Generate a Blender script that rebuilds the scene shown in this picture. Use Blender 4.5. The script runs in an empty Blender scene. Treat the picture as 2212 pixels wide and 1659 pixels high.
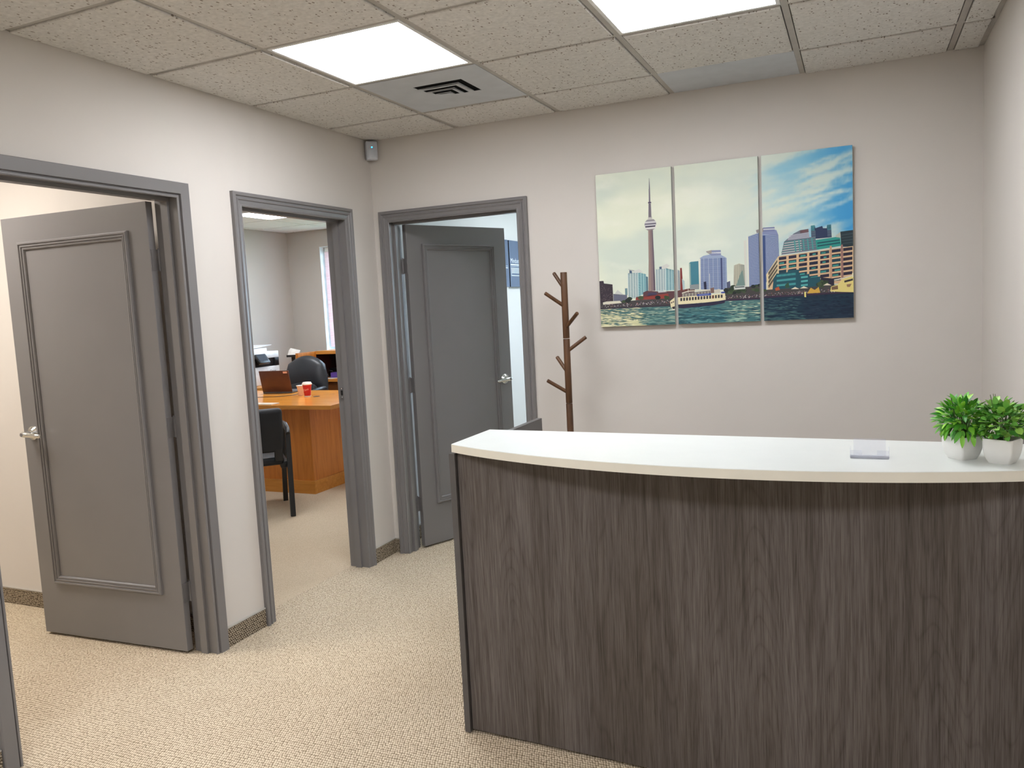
import bpy, bmesh, math, random
from mathutils import Vector, Matrix, noise
random.seed(7)
C = bpy.context.scene.collection
SC = bpy.context.scene
PI = math.pi

# ------------------------------------------------------------------ camera, world, exposure
FPX, YAW, PITCH, ROLL = 1708.8355, 0.415686518, -0.0975597206, -0.051026609
CAM = Vector((2.64910978, -4.08305468, 1.48285215))
_f = Vector((-math.sin(YAW)*math.cos(PITCH), math.cos(YAW)*math.cos(PITCH), math.sin(PITCH)))
_r = Vector((math.cos(YAW), math.sin(YAW), 0)); _u = _r.cross(_f)
_c, _s = math.cos(ROLL), math.sin(ROLL)
CR, CU = _c*_r+_s*_u, -_s*_r+_c*_u
cd = bpy.data.cameras.new('camera'); cam = bpy.data.objects.new('camera', cd); C.objects.link(cam)
cd.sensor_width = 36; cd.lens = FPX/2212*36; cd.clip_start = .05
cam.matrix_world = Matrix(((CR.x, CU.x, -_f.x, CAM.x), (CR.y, CU.y, -_f.y, CAM.y), (CR.z, CU.z, -_f.z, CAM.z), (0, 0, 0, 1)))
SC.camera = cam
w = bpy.data.worlds.new('world'); SC.world = w; w.use_nodes = True
w.node_tree.nodes['Background'].inputs[0].default_value = (.62, .80, 1, 1)
w.node_tree.nodes['Background'].inputs[1].default_value = 8.0
SC.view_settings.view_transform = 'Standard'; SC.view_settings.look = 'None'
SC.view_settings.gamma = 1; SC.view_settings.exposure = 0.0; SC.view_settings.use_curve_mapping = False
SC.cycles.use_denoising = True
SC.cycles.max_bounces = 8; SC.cycles.diffuse_bounces = 4; SC.cycles.glossy_bounces = 3; SC.cycles.transmission_bounces = 6; SC.cycles.adaptive_threshold = .1
LAMP = 23.5            # emission of the reception's ceiling panels
LAMP_OFFICE = 22.0
LAMP_MEETING = 38.0
LAMP_SIDE = 34.0

# ------------------------------------------------------------------ materials
def lin(c):
    return tuple(((v/255)/12.92 if v/255 <= .04045 else ((v/255+.055)/1.055)**2.4) for v in c)
def rgba(c): return (*lin(c), 1)
MATS = {}
class Mt:
    def __init__(s, name, rough=.5, spec=.5, metal=0):
        s.m = bpy.data.materials.new(name); s.m.use_nodes = True
        s.t = s.m.node_tree; s.b = s.t.nodes['Principled BSDF']
        s.b.inputs['Roughness'].default_value = rough
        s.b.inputs['Specular IOR Level'].default_value = spec
        s.b.inputs['Metallic'].default_value = metal
        MATS[name] = s.m
        s._co = {}
    def n(s, typ, **kw):
        nd = s.t.nodes.new(typ)
        for k, v in kw.items():
            if k in nd.inputs: nd.inputs[k].default_value = v
            else: setattr(nd, k, v)
        return nd
    def l(s, a, b): s.t.links.new(a, b)
    def coord(s, scale=(1, 1, 1), rot=(0, 0, 0), kind='Object', loc=(0, 0, 0)):
        tc = s.n('ShaderNodeTexCoord'); mp = s.n('ShaderNodeMapping')
        mp.inputs['Scale'].default_value = scale; mp.inputs['Rotation'].default_value = rot; mp.inputs['Location'].default_value = loc
        s.l(tc.outputs[kind], mp.inputs['Vector']); return mp.outputs[0]
    def world(s, scale=(1, 1, 1)):
        g = s.n('ShaderNodeNewGeometry'); mp = s.n('ShaderNodeMapping'); mp.inputs['Scale'].default_value = scale
        s.l(g.outputs['Position'], mp.inputs['Vector']); return mp.outputs[0]
    def noise(s, vec, scale=5, detail=3, rough=.5, dist=0):
        nd = s.n('ShaderNodeTexNoise'); nd.inputs['Scale'].default_value = scale; nd.inputs['Detail'].default_value = detail
        nd.inputs['Roughness'].default_value = rough; nd.inputs['Distortion'].default_value = dist
        if vec: s.l(vec, nd.inputs['Vector'])
        return nd.outputs['Fac']
    def ramp(s, fac, stops):
        r = s.n('ShaderNodeValToRGB'); e = r.color_ramp.elements
        while len(e) > 1: e.remove(e[-1])
        e[0].position, e[0].color = stops[0][0], rgba(stops[0][1])
        for p, c in stops[1:]:
            x = e.new(p); x.color = rgba(c)
        s.l(fac, r.inputs[0]); return r.outputs[0]
    def mix(s, fac, a, b, typ='MIX'):
        m = s.n('ShaderNodeMix', data_type='RGBA', blend_type=typ)
        for sock, v in ((m.inputs[0], fac), (m.inputs[6], a), (m.inputs[7], b)):
            if hasattr(v, 'is_linked'): s.l(v, sock)
            elif isinstance(v, (int, float)): sock.default_value = v
            else: sock.default_value = rgba(v)
        return m.outputs[2]
    def col(s, v):
        if hasattr(v, 'is_linked'): s.l(v, s.b.inputs['Base Color'])
        else: s.b.inputs['Base Color'].default_value = rgba(v)
        return s
    def bump(s, h, strength=.3, dist=.002):
        b = s.n('ShaderNodeBump'); b.inputs['Strength'].default_value = strength; b.inputs['Distance'].default_value = dist
        s.l(h, b.inputs['Height']); s.l(b.outputs[0], s.b.inputs['Normal']); return s

def plain(name, c, rough=.5, spec=.5, metal=0, var=.05, scale=12):
    m = Mt(name, rough, spec, metal)
    nz = m.noise(m.world(), scale, 3)
    a = tuple(max(0, x*(1-var)) for x in c); b = tuple(min(255, x*(1+var)) for x in c)
    m.col(m.ramp(nz, [(.3, a), (.7, b)])); return m

def wallmat(name, c):
    m = Mt(name, .75, .25)
    v = m.world(); big = m.noise(v, 1.3, 3)
    m.col(m.ramp(big, [(.3, tuple(x*.985 for x in c)), (.7, tuple(min(255, x*1.01) for x in c))]))
    fine = m.noise(m.world((500, 500, 160)), 1, 2); m.bump(fine, .12, .0006); return m
wallmat('wall_paint', (209, 203, 196))
wallmat('wall_white', (226, 227, 226))
wallmat('wall_office', (196, 192, 186))
m = plain('trim_paint', (121, 118, 118), .28, .5, 0, .015, 3); fine = m.noise(m.world((160, 160, 160)), 1, 2); m.bump(fine, .03, .0005)
plain('hinge_metal', (116, 113, 113), .35, .5, .2)
plain('chrome', (225, 225, 222), .12, .5, 1, .01)
plain('dark_hole', (20, 19, 19), .8)
plain('gap_black', (14, 14, 15), .9, .1)

m = Mt('tile_face', .9, .15)
v = m.world()
vo = m.n('ShaderNodeTexVoronoi'); vo.inputs['Scale'].default_value = 92; vo.inputs['Randomness'].default_value = 1
mp = m.world((1, .62, 1)); nz = m.noise(v, 40, 2)
ad = m.n('ShaderNodeVectorMath', operation='ADD'); m.l(mp, ad.inputs[0])
sc_ = m.n('ShaderNodeVectorMath', operation='SCALE'); sc_.inputs['Scale'].default_value = .01
cmb = m.n('ShaderNodeCombineXYZ'); m.l(nz, cmb.inputs[0]); m.l(nz, cmb.inputs[1]); m.l(cmb.outputs[0], sc_.inputs[0]); m.l(sc_.outputs[0], ad.inputs[1])
m.l(ad.outputs[0], vo.inputs['Vector'])
sel = m.n('ShaderNodeMath', operation='GREATER_THAN'); sel.inputs[1].default_value = .40
sep = m.n('ShaderNodeSeparateColor'); m.l(vo.outputs['Color'], sep.inputs[0]); m.l(sep.outputs[0], sel.inputs[0])
lt = m.n('ShaderNodeMath', operation='LESS_THAN'); m.l(vo.outputs['Distance'], lt.inputs[0])
thr = m.n('ShaderNodeMath', operation='MULTIPLY'); m.l(sep.outputs[1], thr.inputs[0]); thr.inputs[1].default_value = .34; m.l(thr.outputs[0], lt.inputs[1])
pit = m.n('ShaderNodeMath', operation='MULTIPLY'); m.l(sel.outputs[0], pit.inputs[0]); m.l(lt.outputs[0], pit.inputs[1])
base = m.ramp(m.noise(v, 60, 4, .6), [(.3, (203, 200, 195)), (.7, (224, 221, 216))])
m.col(m.mix(pit.outputs[0], base, (140, 131, 120)))
inv = m.n('ShaderNodeMath', operation='SUBTRACT'); inv.inputs[0].default_value = 1; m.l(pit.outputs[0], inv.inputs[1])
h2 = m.n('ShaderNodeMath', operation='ADD'); m.l(inv.outputs[0], h2.inputs[0]); m.l(m.noise(v, 130, 3), h2.inputs[1]); m.bump(h2.outputs[0], .5, .0025)

plain('tile_plain', (236, 238, 240), .85, .2, 0, .01)
plain('tee_metal', (176, 171, 164), .5, .4, 0, .03)
plain('plate_metal', (194, 198, 203), .45, .4, 0, .02)
plain('lamp_frame', (228, 228, 226), .4)
def emitter(name, c, st):
    m = bpy.data.materials.new(name); m.use_nodes = True; t = m.node_tree; t.nodes.clear()
    e = t.nodes.new('ShaderNodeEmission'); e.inputs[0].default_value = rgba(c); e.inputs[1].default_value = st
    o = t.nodes.new('ShaderNodeOutputMaterial'); t.links.new(e.outputs[0], o.inputs[0]); MATS[name] = m
emitter('lamp_glow', (248, 250, 255), LAMP); emitter('lamp_glow_office', (248, 250, 255), LAMP_OFFICE)
emitter('lamp_glow_meeting', (240, 247, 255), LAMP_MEETING); emitter('lamp_glow_side', (255, 248, 240), LAMP_SIDE)
emitter('led_blue', (60, 190, 255), 2.5); emitter('screen_glow', (150, 165, 185), .35)

def carpet(name, sx, sy, lo, mid, hi, bump=.8, rnd=.45, plane='xy'):
    m = Mt(name, .95, .05)
    g = m.n('ShaderNodeNewGeometry'); sp0 = m.n('ShaderNodeSeparateXYZ'); m.l(g.outputs['Position'], sp0.inputs[0])
    def ma(op, a, b):
        nd = m.n('ShaderNodeMath', operation=op)
        for k, v in enumerate((a, b)):
            if hasattr(v, 'is_linked'): m.l(v, nd.inputs[k])
            else: nd.inputs[k].default_value = v
        return nd.outputs[0]
    wob = ma('MULTIPLY', ma('SUBTRACT', m.noise(m.world(), 9, 2), .5), .012)
    if plane == 'xy': U, V = ma('ADD', sp0.outputs[0], wob), ma('ADD', sp0.outputs[1], wob)
    else: U, V = ma('ADD', sp0.outputs[0], sp0.outputs[1]), sp0.outputs[2]
    V = ma('MULTIPLY', V, sy); U = ma('ADD', ma('MULTIPLY', U, sx), ma('MULTIPLY', V, .5))   # staggered rows of loops
    cb = m.n('ShaderNodeCombineXYZ'); m.l(U, cb.inputs[0]); m.l(V, cb.inputs[1])
    vo = m.n('ShaderNodeTexVoronoi', voronoi_dimensions='2D'); vo.inputs['Scale'].default_value = 1; vo.inputs['Randomness'].default_value = rnd
    m.l(cb.outputs[0], vo.inputs['Vector'])
    c = m.ramp(vo.outputs['Distance'], [(.10, hi), (.36, mid), (.66, lo)])
    sp = m.n('ShaderNodeSeparateColor'); m.l(vo.outputs['Color'], sp.inputs[0])
    tone = m.ramp(sp.outputs[0], [(0, (236, 233, 229)), (1, (255, 255, 254))])
    c = m.mix(1, c, tone, 'MULTIPLY')
    big = m.ramp(m.noise(m.world(), 1.1, 4), [(.3, (244, 241, 238)), (.7, (255, 255, 255))])
    m.col(m.mix(1, c, big, 'MULTIPLY'))
    iv = ma('SUBTRACT', 1, vo.outputs['Distance'])
    m.bump(iv, bump, .004); return m
carpet('carpet_loop', 112, 84, (134, 119, 97), (217, 202, 178), (243, 232, 211), .9, .28)
carpet('carpet_fine', 240, 240, (196, 180, 156), (216, 200, 176), (228, 214, 192), .3, 1)
carpet('carpet_base', 88, 100, (54, 45, 36), (150, 138, 120), (206, 196, 178), .9, .3, 'z')

def laminate(name, dark, mid, light):
    m = Mt(name, .5, .22)
    n1 = m.noise(m.world((1, 1, .03)), 60, 5, .6, .6)                 # broad streaks
    n2 = m.noise(m.world((1, 1, .02)), 420, 3, .6, 0)                 # fine pores
    base = m.ramp(n1, [(.3, dark), (.5, mid), (.72, light)])
    fine = m.ramp(n2, [(.36, (206, 202, 198)), (.55, (255, 255, 255))])
    c = m.mix(1, base, fine, 'MULTIPLY')
    # cathedral figure: contour lines of a slow field drawn out along the grain
    fld = m.noise(m.world((1, 1, .11)), 5.5, 1.5, .4, .25)
    mu = m.n('ShaderNodeMath', operation='MULTIPLY'); m.l(fld, mu.inputs[0]); mu.inputs[1].default_value = 30
    pp = m.n('ShaderNodeMath', operation='PINGPONG'); m.l(mu.outputs[0], pp.inputs[0]); pp.inputs[1].default_value = .5
    line = m.ramp(pp.outputs[0], [(.0, (198, 194, 190)), (.10, (240, 238, 236)), (.40, (255, 255, 255))])
    c = m.mix(.45, c, m.mix(1, c, line, 'MULTIPLY'))
    broad = m.ramp(m.noise(m.world((1, 1, .12)), 7, 2), [(.3, (222, 218, 212)), (.7, (255, 254, 255))])
    m.col(m.mix(1, c, broad, 'MULTIPLY')); m.bump(n2, .1, .0006); return m
laminate('desk_laminate', (96, 90, 87), (111, 105, 102), (126, 120, 117))
plain('desk_edge', (92, 89, 88), .4, .35, 0, .04)
plain('counter_white', (217, 221, 218), .28, .5, 0, .006)
plain('counter_edge', (232, 228, 214), .4, .4, 0, .01)
def woodmat(name, dark, mid, light, rough, axis):
    m = Mt(name, rough, .5)
    sc = {'x': (.08, 1, 1), 'z': (1, 1, .08), 'y': (1, .08, 1)}[axis]
    n1 = m.noise(m.world(sc), 26, 5, .6, 1)
    m.col(m.ramp(n1, [(.3, dark), (.5, mid), (.72, light)])); return m
woodmat('rack_wood', (66, 42, 24), (88, 58, 34), (108, 74, 46), .45, 'z')
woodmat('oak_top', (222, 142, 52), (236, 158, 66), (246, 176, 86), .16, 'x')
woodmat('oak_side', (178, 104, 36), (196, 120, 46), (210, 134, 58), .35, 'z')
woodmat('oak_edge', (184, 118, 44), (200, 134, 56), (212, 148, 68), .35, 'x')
woodmat('dark_cherry', (42, 14, 14), (56, 20, 18), (70, 28, 22), .45, 'z')
woodmat('walnut', (92, 52, 22), (108, 62, 28), (124, 74, 36), .4, 'x')
plain('pot_white', (232, 231, 227), .32, .5, 0, .008)
plain('soil', (52, 46, 34), .95, .1, 0, .3, 90)
def leafmat(name, a, b, c):
    m = Mt(name, .42, .45)
    oi = m.n('ShaderNodeObjectInfo'); m.col(m.ramp(oi.outputs['Random'], [(.0, a), (.5, b), (1, c)]))
    m.b.inputs['Subsurface Weight'].default_value = 0; return m
leafmat('leaf_long', (46, 124, 40), (96, 176, 50), (160, 216, 76))
leafmat('leaf_round', (70, 136, 56), (112, 174, 74), (160, 206, 92))
plain('stem_green', (70, 88, 44), .6)
m = Mt('acrylic', .08, .5); m.col((236, 238, 250))
tr_ = m.n('ShaderNodeBsdfTransparent'); tr_.inputs[0].default_value = (.955, .958, .975, 1)
mx_ = m.n('ShaderNodeMixShader'); mx_.inputs[0].default_value = .11; m.l(tr_.outputs[0], mx_.inputs[1]); m.l(m.b.outputs[0], mx_.inputs[2])
m.l(mx_.outputs[0], m.t.nodes['Material Output'].inputs[0])
plain('leather', (40, 43, 48), .38, .5, 0, .06)
plain('chair_fabric', (24, 27, 32), .5, .4, 0, .05)
plain('black_plastic', (24, 25, 27), .4)
plain('printer_white', (232, 234, 236), .4)
plain('printer_black', (20, 22, 26), .35)
plain('laptop_brown', (92, 58, 48), .35, .5, .2)
plain('laptop_grey', (96, 98, 102), .4)
plain('cup_red', (206, 34, 42), .4)
plain('cup_cream', (240, 205, 175), .55)
plain('lid_white', (244, 240, 232), .4)
plain('paper', (232, 230, 224), .8)
plain('paper_beige', (212, 200, 182), .8)
plain('sticker', (226, 178, 160), .6)
plain('ink_dark', (60, 62, 70), .7)
plain('ink_white', (226, 236, 246), .7)
plain('ink_cream', (255, 214, 196), .6)
plain('purple_card', (84, 62, 140), .5); plain('blue_card', (110, 140, 200), .5)
plain('poster_navy', (84, 100, 128), .5, .4, 0, .06, 3); plain('poster_side', (22, 22, 30), .7)
plain('window_white', (226, 232, 236), .5)
plain('canvas_side', (196, 198, 192), .8)
plain('detector_white', (196, 200, 208), .4); plain('detector_lens', (206, 211, 218), .25)
m = Mt('blind_fabric', .9, .1); m.col(m.ramp(m.noise(m.world((3, 3, 60)), 3, 2), [(.3, (232, 196, 204)), (.7, (244, 226, 230))])); m.b.inputs['Transmission Weight'].default_value = 0
m = Mt('pane_glass', .02, .5); m.b.inputs['Transmission Weight'].default_value = 1; m.b.inputs['IOR'].default_value = 1.02; m.col((250, 255, 255))
plain('foliage_far', (120, 160, 130), .9, .1, 0, .3, 3)
m = Mt('print_ink', .62, .3)
at = m.n('ShaderNodeVertexColor', layer_name='ink'); m.col(at.outputs[0])

# ------------------------------------------------------------------ mesh helpers
def mesh_obj(name, bm, mat, parent=None, smooth=False, loc=None, rot=None):
    me = bpy.data.meshes.new(name)
    bmesh.ops.recalc_face_normals(bm, faces=bm.faces[:])
    bm.to_mesh(me); bm.free()
    for mm in (mat if isinstance(mat, (list, tuple)) else [mat]): me.materials.append(MATS[mm])
    if smooth:
        for p in me.polygons: p.use_smooth = True
        try: me.set_sharp_from_angle(angle=math.radians(35))
        except Exception: pass
    o = bpy.data.objects.new(name, me); C.objects.link(o)
    if loc: o.location = loc
    if rot: o.rotation_euler = rot
    if parent: attach(o, parent)
    return o
def W(o):
    mt = o.matrix_basis
    if o.parent: mt = W(o.parent) @ o.matrix_parent_inverse @ mt
    return mt
def attach(o, p):        # mesh given in world coordinates, parent may sit anywhere
    o.parent = p; o.matrix_parent_inverse = W(p).inverted()
def sub(o, p):           # mesh given in the parent's local coordinates
    o.parent = p; return o
def copy_tree(o, parent=None):
    c = o.copy(); C.objects.link(c)
    if parent: c.parent = parent
    for ch in list(o.children): copy_tree(ch, c)
    return c
def tag(o, label=None, cat=None, group=None, kind=None):
    for k, v in (('label', label), ('category', cat), ('group', group), ('kind', kind)):
        if v: o[k] = v
    return o
def empty(name, loc=(0, 0, 0), rz=0):
    o = bpy.data.objects.new(name, None); C.objects.link(o); o.location = loc; o.rotation_euler = (0, 0, rz); o.empty_display_size = .1
    return o
def BM(): return bmesh.new()
def box(bm, x0, x1, y0, y1, z0, z1, bev=0, seg=2, M=None):
    vs = [bm.verts.new(p) for p in ((x0, y0, z0), (x1, y0, z0), (x1, y1, z0), (x0, y1, z0), (x0, y0, z1), (x1, y0, z1), (x1, y1, z1), (x0, y1, z1))]
    fs = [bm.faces.new([vs[i] for i in q]) for q in ((0, 3, 2, 1), (4, 5, 6, 7), (0, 1, 5, 4), (1, 2, 6, 5), (2, 3, 7, 6), (3, 0, 4, 7))]
    out = vs
    if bev:
        es = list({e for f in fs for e in f.edges})
        r = bmesh.ops.bevel(bm, geom=es, offset=bev, segments=seg, affect='EDGES', profile=.5)
        out = list({v for f in r['faces'] for v in f.verts} | {v for v in vs if v.is_valid})
    if M is not None:
        for v in out: v.co = M @ v.co
    return bm
def bx(name, mat, x0, x1, y0, y1, z0, z1, parent=None, bev=0, smooth=False, local=False):
    bm = box(BM(), min(x0, x1), max(x0, x1), min(y0, y1), max(y0, y1), min(z0, z1), max(z0, z1), bev)
    o = mesh_obj(name, bm, mat, None, smooth or bev > 0)
    if parent: (sub if local else attach)(o, parent)
    return o
def tube(bm, p0, p1, r0, r1=None, n=14, cap=True):
    p0, p1 = Vector(p0), Vector(p1); r1 = r0 if r1 is None else r1
    d = (p1-p0).normalized(); a = d.orthogonal().normalized(); b = d.cross(a)
    A = [bm.verts.new(p0+(a*math.cos(2*PI*i/n)+b*math.sin(2*PI*i/n))*r0) for i in range(n)]
    B = [bm.verts.new(p1+(a*math.cos(2*PI*i/n)+b*math.sin(2*PI*i/n))*r1) for i in range(n)]
    for i in range(n): bm.faces.new((A[i], A[(i+1) % n], B[(i+1) % n], B[i]))
    if cap: bm.faces.new(A[::-1]); bm.faces.new(B)
    return bm
def path_tube(bm, pts, r, n=8):
    pts = [Vector(p) for p in pts]; rings = []
    for i, p in enumerate(pts):
        d = (pts[min(i+1, len(pts)-1)]-pts[max(i-1, 0)]).normalized()
        a = d.cross(Vector((0, 0, 1))) if abs(d.z) < .95 else d.cross(Vector((1, 0, 0)))
        a.normalize(); b = d.cross(a)
        rr = r[i] if isinstance(r, (list, tuple)) else r
        rings.append([bm.verts.new(p+(a*math.cos(2*PI*k/n)+b*math.sin(2*PI*k/n))*rr) for k in range(n)])
    for A, B in zip(rings, rings[1:]):
        for k in range(n): bm.faces.new((A[k], A[(k+1) % n], B[(k+1) % n], B[k]))
    bm.faces.new(rings[0][::-1]); bm.faces.new(rings[-1]); return bm
def lathe(bm, prof, n=24, c=(0, 0, 0)):
    rings = []
    for r, z in prof:
        rings.append([bm.verts.new((c[0]+r*math.cos(2*PI*i/n), c[1]+r*math.sin(2*PI*i/n), c[2]+z)) for i in range(n)])
    for A, B in zip(rings, rings[1:]):
        for i in range(n): bm.faces.new((A[i], A[(i+1) % n], B[(i+1) % n], B[i]))
    bm.faces.new(rings[0][::-1]); bm.faces.new(rings[-1]); return bm
def prism(bm, poly, z0, z1):
    A = [bm.verts.new((x, y, z0)) for x, y in poly]; B = [bm.verts.new((x, y, z1)) for x, y in poly]; n = len(poly)
    bm.faces.new(A[::-1]); bm.faces.new(B)
    for i in range(n): bm.faces.new((A[i], A[(i+1) % n], B[(i+1) % n], B[i]))
    return bm
def mitre(bm, prof, f0, f1, mapf):
    """strip of profile (w,d) swept from f0(w) to f1(w); mapf(p,q,d)->world"""
    A = [bm.verts.new(mapf(*f0(w), d)) for w, d in prof]; B = [bm.verts.new(mapf(*f1(w), d)) for w, d in prof]
    for i in range(len(prof)-1): bm.faces.new((A[i], A[i+1], B[i+1], B[i]))
    bm.faces.new(A); bm.faces.new(B[::-1]); return bm
def text_mesh(name, body, size, mat, M, parent, shear=0):
    cu = bpy.data.curves.new(name, 'FONT'); cu.body = body; cu.size = size; cu.extrude = .0002; cu.resolution_u = 3; cu.shear = shear
    t = bpy.data.objects.new(name, cu); C.objects.link(t)
    dg = bpy.context.evaluated_depsgraph_get(); me = bpy.data.meshes.new_from_object(t.evaluated_get(dg))
    bpy.data.objects.remove(t); me.name = name
    me.materials.clear(); me.materials.append(MATS[mat]); me.transform(M)
    o = bpy.data.objects.new(name, me); C.objects.link(o); attach(o, parent); return o

# ------------------------------------------------------------------ the room
H = 2.5025; XR = 3.1536; YB = -9.5
T = .12
D1 = (-2.42, -1.514); D2 = (-1.123, -.307); D3 = (.1076, .9285); DT = 2.013   # openings: y range, y range, x range, top
CW = .065
def wall(name, mat, boxes, label):
    bm = BM()
    for b in boxes: box(bm, *b)
    return tag(mesh_obj(name, bm, mat), label, kind='structure')
J = .018  # jamb thickness
wall('wall_left', 'wall_paint', [(-T, 0, D2[1]+J, 0, 0, H+.1), (-T, 0, D2[0]-J, D2[1]+J, DT+J, H+.1), (-T, 0, D1[1]+J, D2[0]-J, 0, H+.1),
     (-T, 0, D1[0]-J, D1[1]+J, DT+J, H+.1), (-T, 0, YB, D1[0]-J, 0, H+.1)], 'greige wall on the left holding the two grey door frames')
wall('wall_back', 'wall_paint', [(-T, D3[0]-J, 0, T, 0, H+.1), (D3[0]-J, D3[1]+J, 0, T, DT+J, H+.1), (D3[1]+J, XR, 0, T, 0, H+.1)],
     'greige back wall behind the reception desk where the skyline prints hang')
wall('wall_right', 'wall_paint', [(XR, XR+T, YB, 3.9, 0, H+.1)], 'greige wall at the far right end of the desk')
wall('wall_front', 'wall_paint', [(-T, XR+T, YB-T, YB, 0, H+.1)], 'greige wall closing the reception behind the viewer')
# side room (door 1), office (door 2), meeting room (door 3)
wall('wall_side_room', 'wall_paint', [(-3.65, -T, -1.345, -1.225, 0, H+.1), (-3.65, -T, -4.2, -4.08, 0, H+.1), (-3.77, -3.65, -4.2, -1.225, 0, H+.1)],
     'cream wall seen through the leftmost open doorway')
wall('wall_office', 'wall_office', [(-3.77, -3.65, -1.225, 3.9, 0, H+.1), (-3.65, -3.184, 3.7, 3.9, 0, H+.1), (-1.7, -T, 3.7, 3.9, 0, H+.1), (-3.184, -1.7, 3.7, 3.9, 2.30, H+.1), (-3.184, -1.7, 3.7, 3.9, 0, .95)],
     'grey corner walls of the office seen through the middle doorway')
wall('wall_meeting_room', 'wall_white', [(-T, 0, T, 3.9, 0, H+.1), (0, .9, 3.7, 3.9, 0, H+.1), (2.5, XR, 3.7, 3.9, 0, H+.1), (.9, 2.5, 3.7, 3.9, 2.3, H+.1), (.9, 2.5, 3.7, 3.9, 0, .8)],
     'white wall of the room behind the half open grey door')
def slab(name, mat, x0, x1, y0, y1, z0, z1, label): return tag(bx(name, mat, x0, x1, y0, y1, z0, z1), label, kind='structure')
slab('floor', 'carpet_loop', -T, XR+T, YB-T, T*.5, -.1, 0, 'beige loop carpet of the reception')
slab('floor', 'carpet_fine', -3.77, -T, -1.3, 3.9, -.1, 0, 'finer beige carpet of the office beyond the middle doorway')
slab('floor', 'carpet_loop', -3.77, -T, -4.2, -1.3, -.1, 0, 'beige carpet beyond the leftmost doorway')
slab('floor', 'carpet_loop', -T, XR+T, T*.5, 3.9, -.1, 0, 'beige carpet behind the half open grey door')
slab('ceiling', 'wall_white', -3.77, -T, -4.2, -1.3, H, H+.1, 'plain ceiling of the side room'); slab('ceiling', 'wall_white', 0, XR+T, T, 3.9, H, H+.1, 'plain white ceiling of the meeting room')

# suspended ceiling of the reception
ceil = slab('ceiling', 'gap_black', -T, XR+T, YB-T, T, H+.03, H+.1, 'suspended ceiling of speckled square tiles over the reception')
S = .6096
GX = [0]+[.5863+S*i for i in range(5)]+[XR]
GY = [0]+[-.392-.6*i for i in range(16)]
GY = [y for y in GY if y > YB+.1]+[YB]
lights = {(1, 2), (3, 2), (1, 7), (2, 7), (3, 7)}; vent = (1, 1); blank = (3, 0)
def tile_bm(x0, x1, y0, y1, z0, z1):
    bm = BM(); e = .0025
    A = [bm.verts.new((x, y, z0)) for x, y in ((x0+e, y0+e), (x1-e, y0+e), (x1-e, y1-e), (x0+e, y1-e))]
    B = [bm.verts.new((x, y, z0+.003)) for x, y in ((x0, y0), (x1, y0), (x1, y1), (x0, y1))]
    D = [bm.verts.new((x, y, z1)) for x, y in ((x0, y0), (x1, y0), (x1, y1), (x0, y1))]
    bm.faces.new(A[::-1])
    for P, Q in ((A, B), (B, D)):
        for i in range(4): bm.faces.new((P[i], P[(i+1) % 4], Q[(i+1) % 4], Q[i]))
    return bm
lamp_proto = {}
def ceiling_light(x0, x1, y0, y1, glow, label, z=H):
    cx, cy = (x0+x1)/2, (y0+y1)/2; L = empty('ceiling_light', (cx, cy, z))
    hx, hy = (x1-x0)/2-.012, (y1-y0)/2-.012; f = .014
    key = (round(hx, 3), round(hy, 3), glow)
    if key not in lamp_proto:
        bm = BM()
        for a in ((-hx, hx, -hy, -hy+f), (-hx, hx, hy-f, hy), (-hx, -hx+f, -hy+f, hy-f), (hx-f, hx, -hy+f, hy-f)): box(bm, a[0], a[1], a[2], a[3], -.004, .02)
        fr = mesh_obj('frame', bm, 'lamp_frame'); df = bx('diffuser', glow, -hx+f, hx-f, -hy+f, hy-f, -.001, .015)
        lamp_proto[key] = (fr.data, df.data)
    else:
        fr = bpy.data.objects.new('frame', lamp_proto[key][0]); df = bpy.data.objects.new('diffuser', lamp_proto[key][1]); C.objects.link(fr); C.objects.link(df)
    sub(fr, L); sub(df, L)
    return tag(L, label, 'ceiling light', 'square ceiling light panels')
LBL = {(1, 2): 'glowing square ceiling light panel beside the air vent, on the left', (3, 2): 'glowing square ceiling light panel cut by the top edge of the picture'}
rnd = random.Random(3)
for i in range(len(GX)-1):
    for j in range(len(GY)-1):
        x0, x1, y1, y0 = GX[i], GX[i+1], GY[j], GY[j+1]
        if (i, j) in lights:
            ceiling_light(x0, x1, y0, y1, 'lamp_glow', LBL.get((i, j), 'square ceiling light panel over the %s of the reception, %s' % (('left side', 'middle', 'right side')[i-1], 'just behind the viewer'))); continue
        if (i, j) == vent: continue
        ix = .004 if i == 0 else .016; jx = .022 if i == len(GX)-2 else .016
        iy = .014 if j < len(GY)-2 else .004; jy = .005 if j == 0 else .014
        if (i, j) == blank:
            bx('blank_plate', 'plate_metal', x0+.011, x1-.011, y0+.002, y1-.006, H-.002, H+.02, ceil); continue
        attach(mesh_obj('ceiling_tile', tile_bm(x0+ix, x1-jx, y0+iy, y1-jy, H-.007+rnd.uniform(-.001, .001), H+.015), 'tile_face'), ceil)
for x in GX[1:-1]: bx('tee_bar', 'tee_metal', x-.012, x+.012, YB, -.001, H-.0005, H+.02, ceil)
for y in GY[1:-1]:
    for i in range(len(GX)-1): bx('cross_tee', 'tee_metal', GX[i]+.012, GX[i+1]-.012, y-.012, y+.012, H, H+.02, ceil)
bx('wall_angle', 'tee_metal', XR-.022, XR, YB, 0, H, H+.003, ceil); bx('wall_angle', 'tee_metal', 0, XR, -.006, 0, H, H+.003, ceil); bx('wall_angle', 'tee_metal', 0, .006, YB, 0, H, H+.003, ceil)
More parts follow.
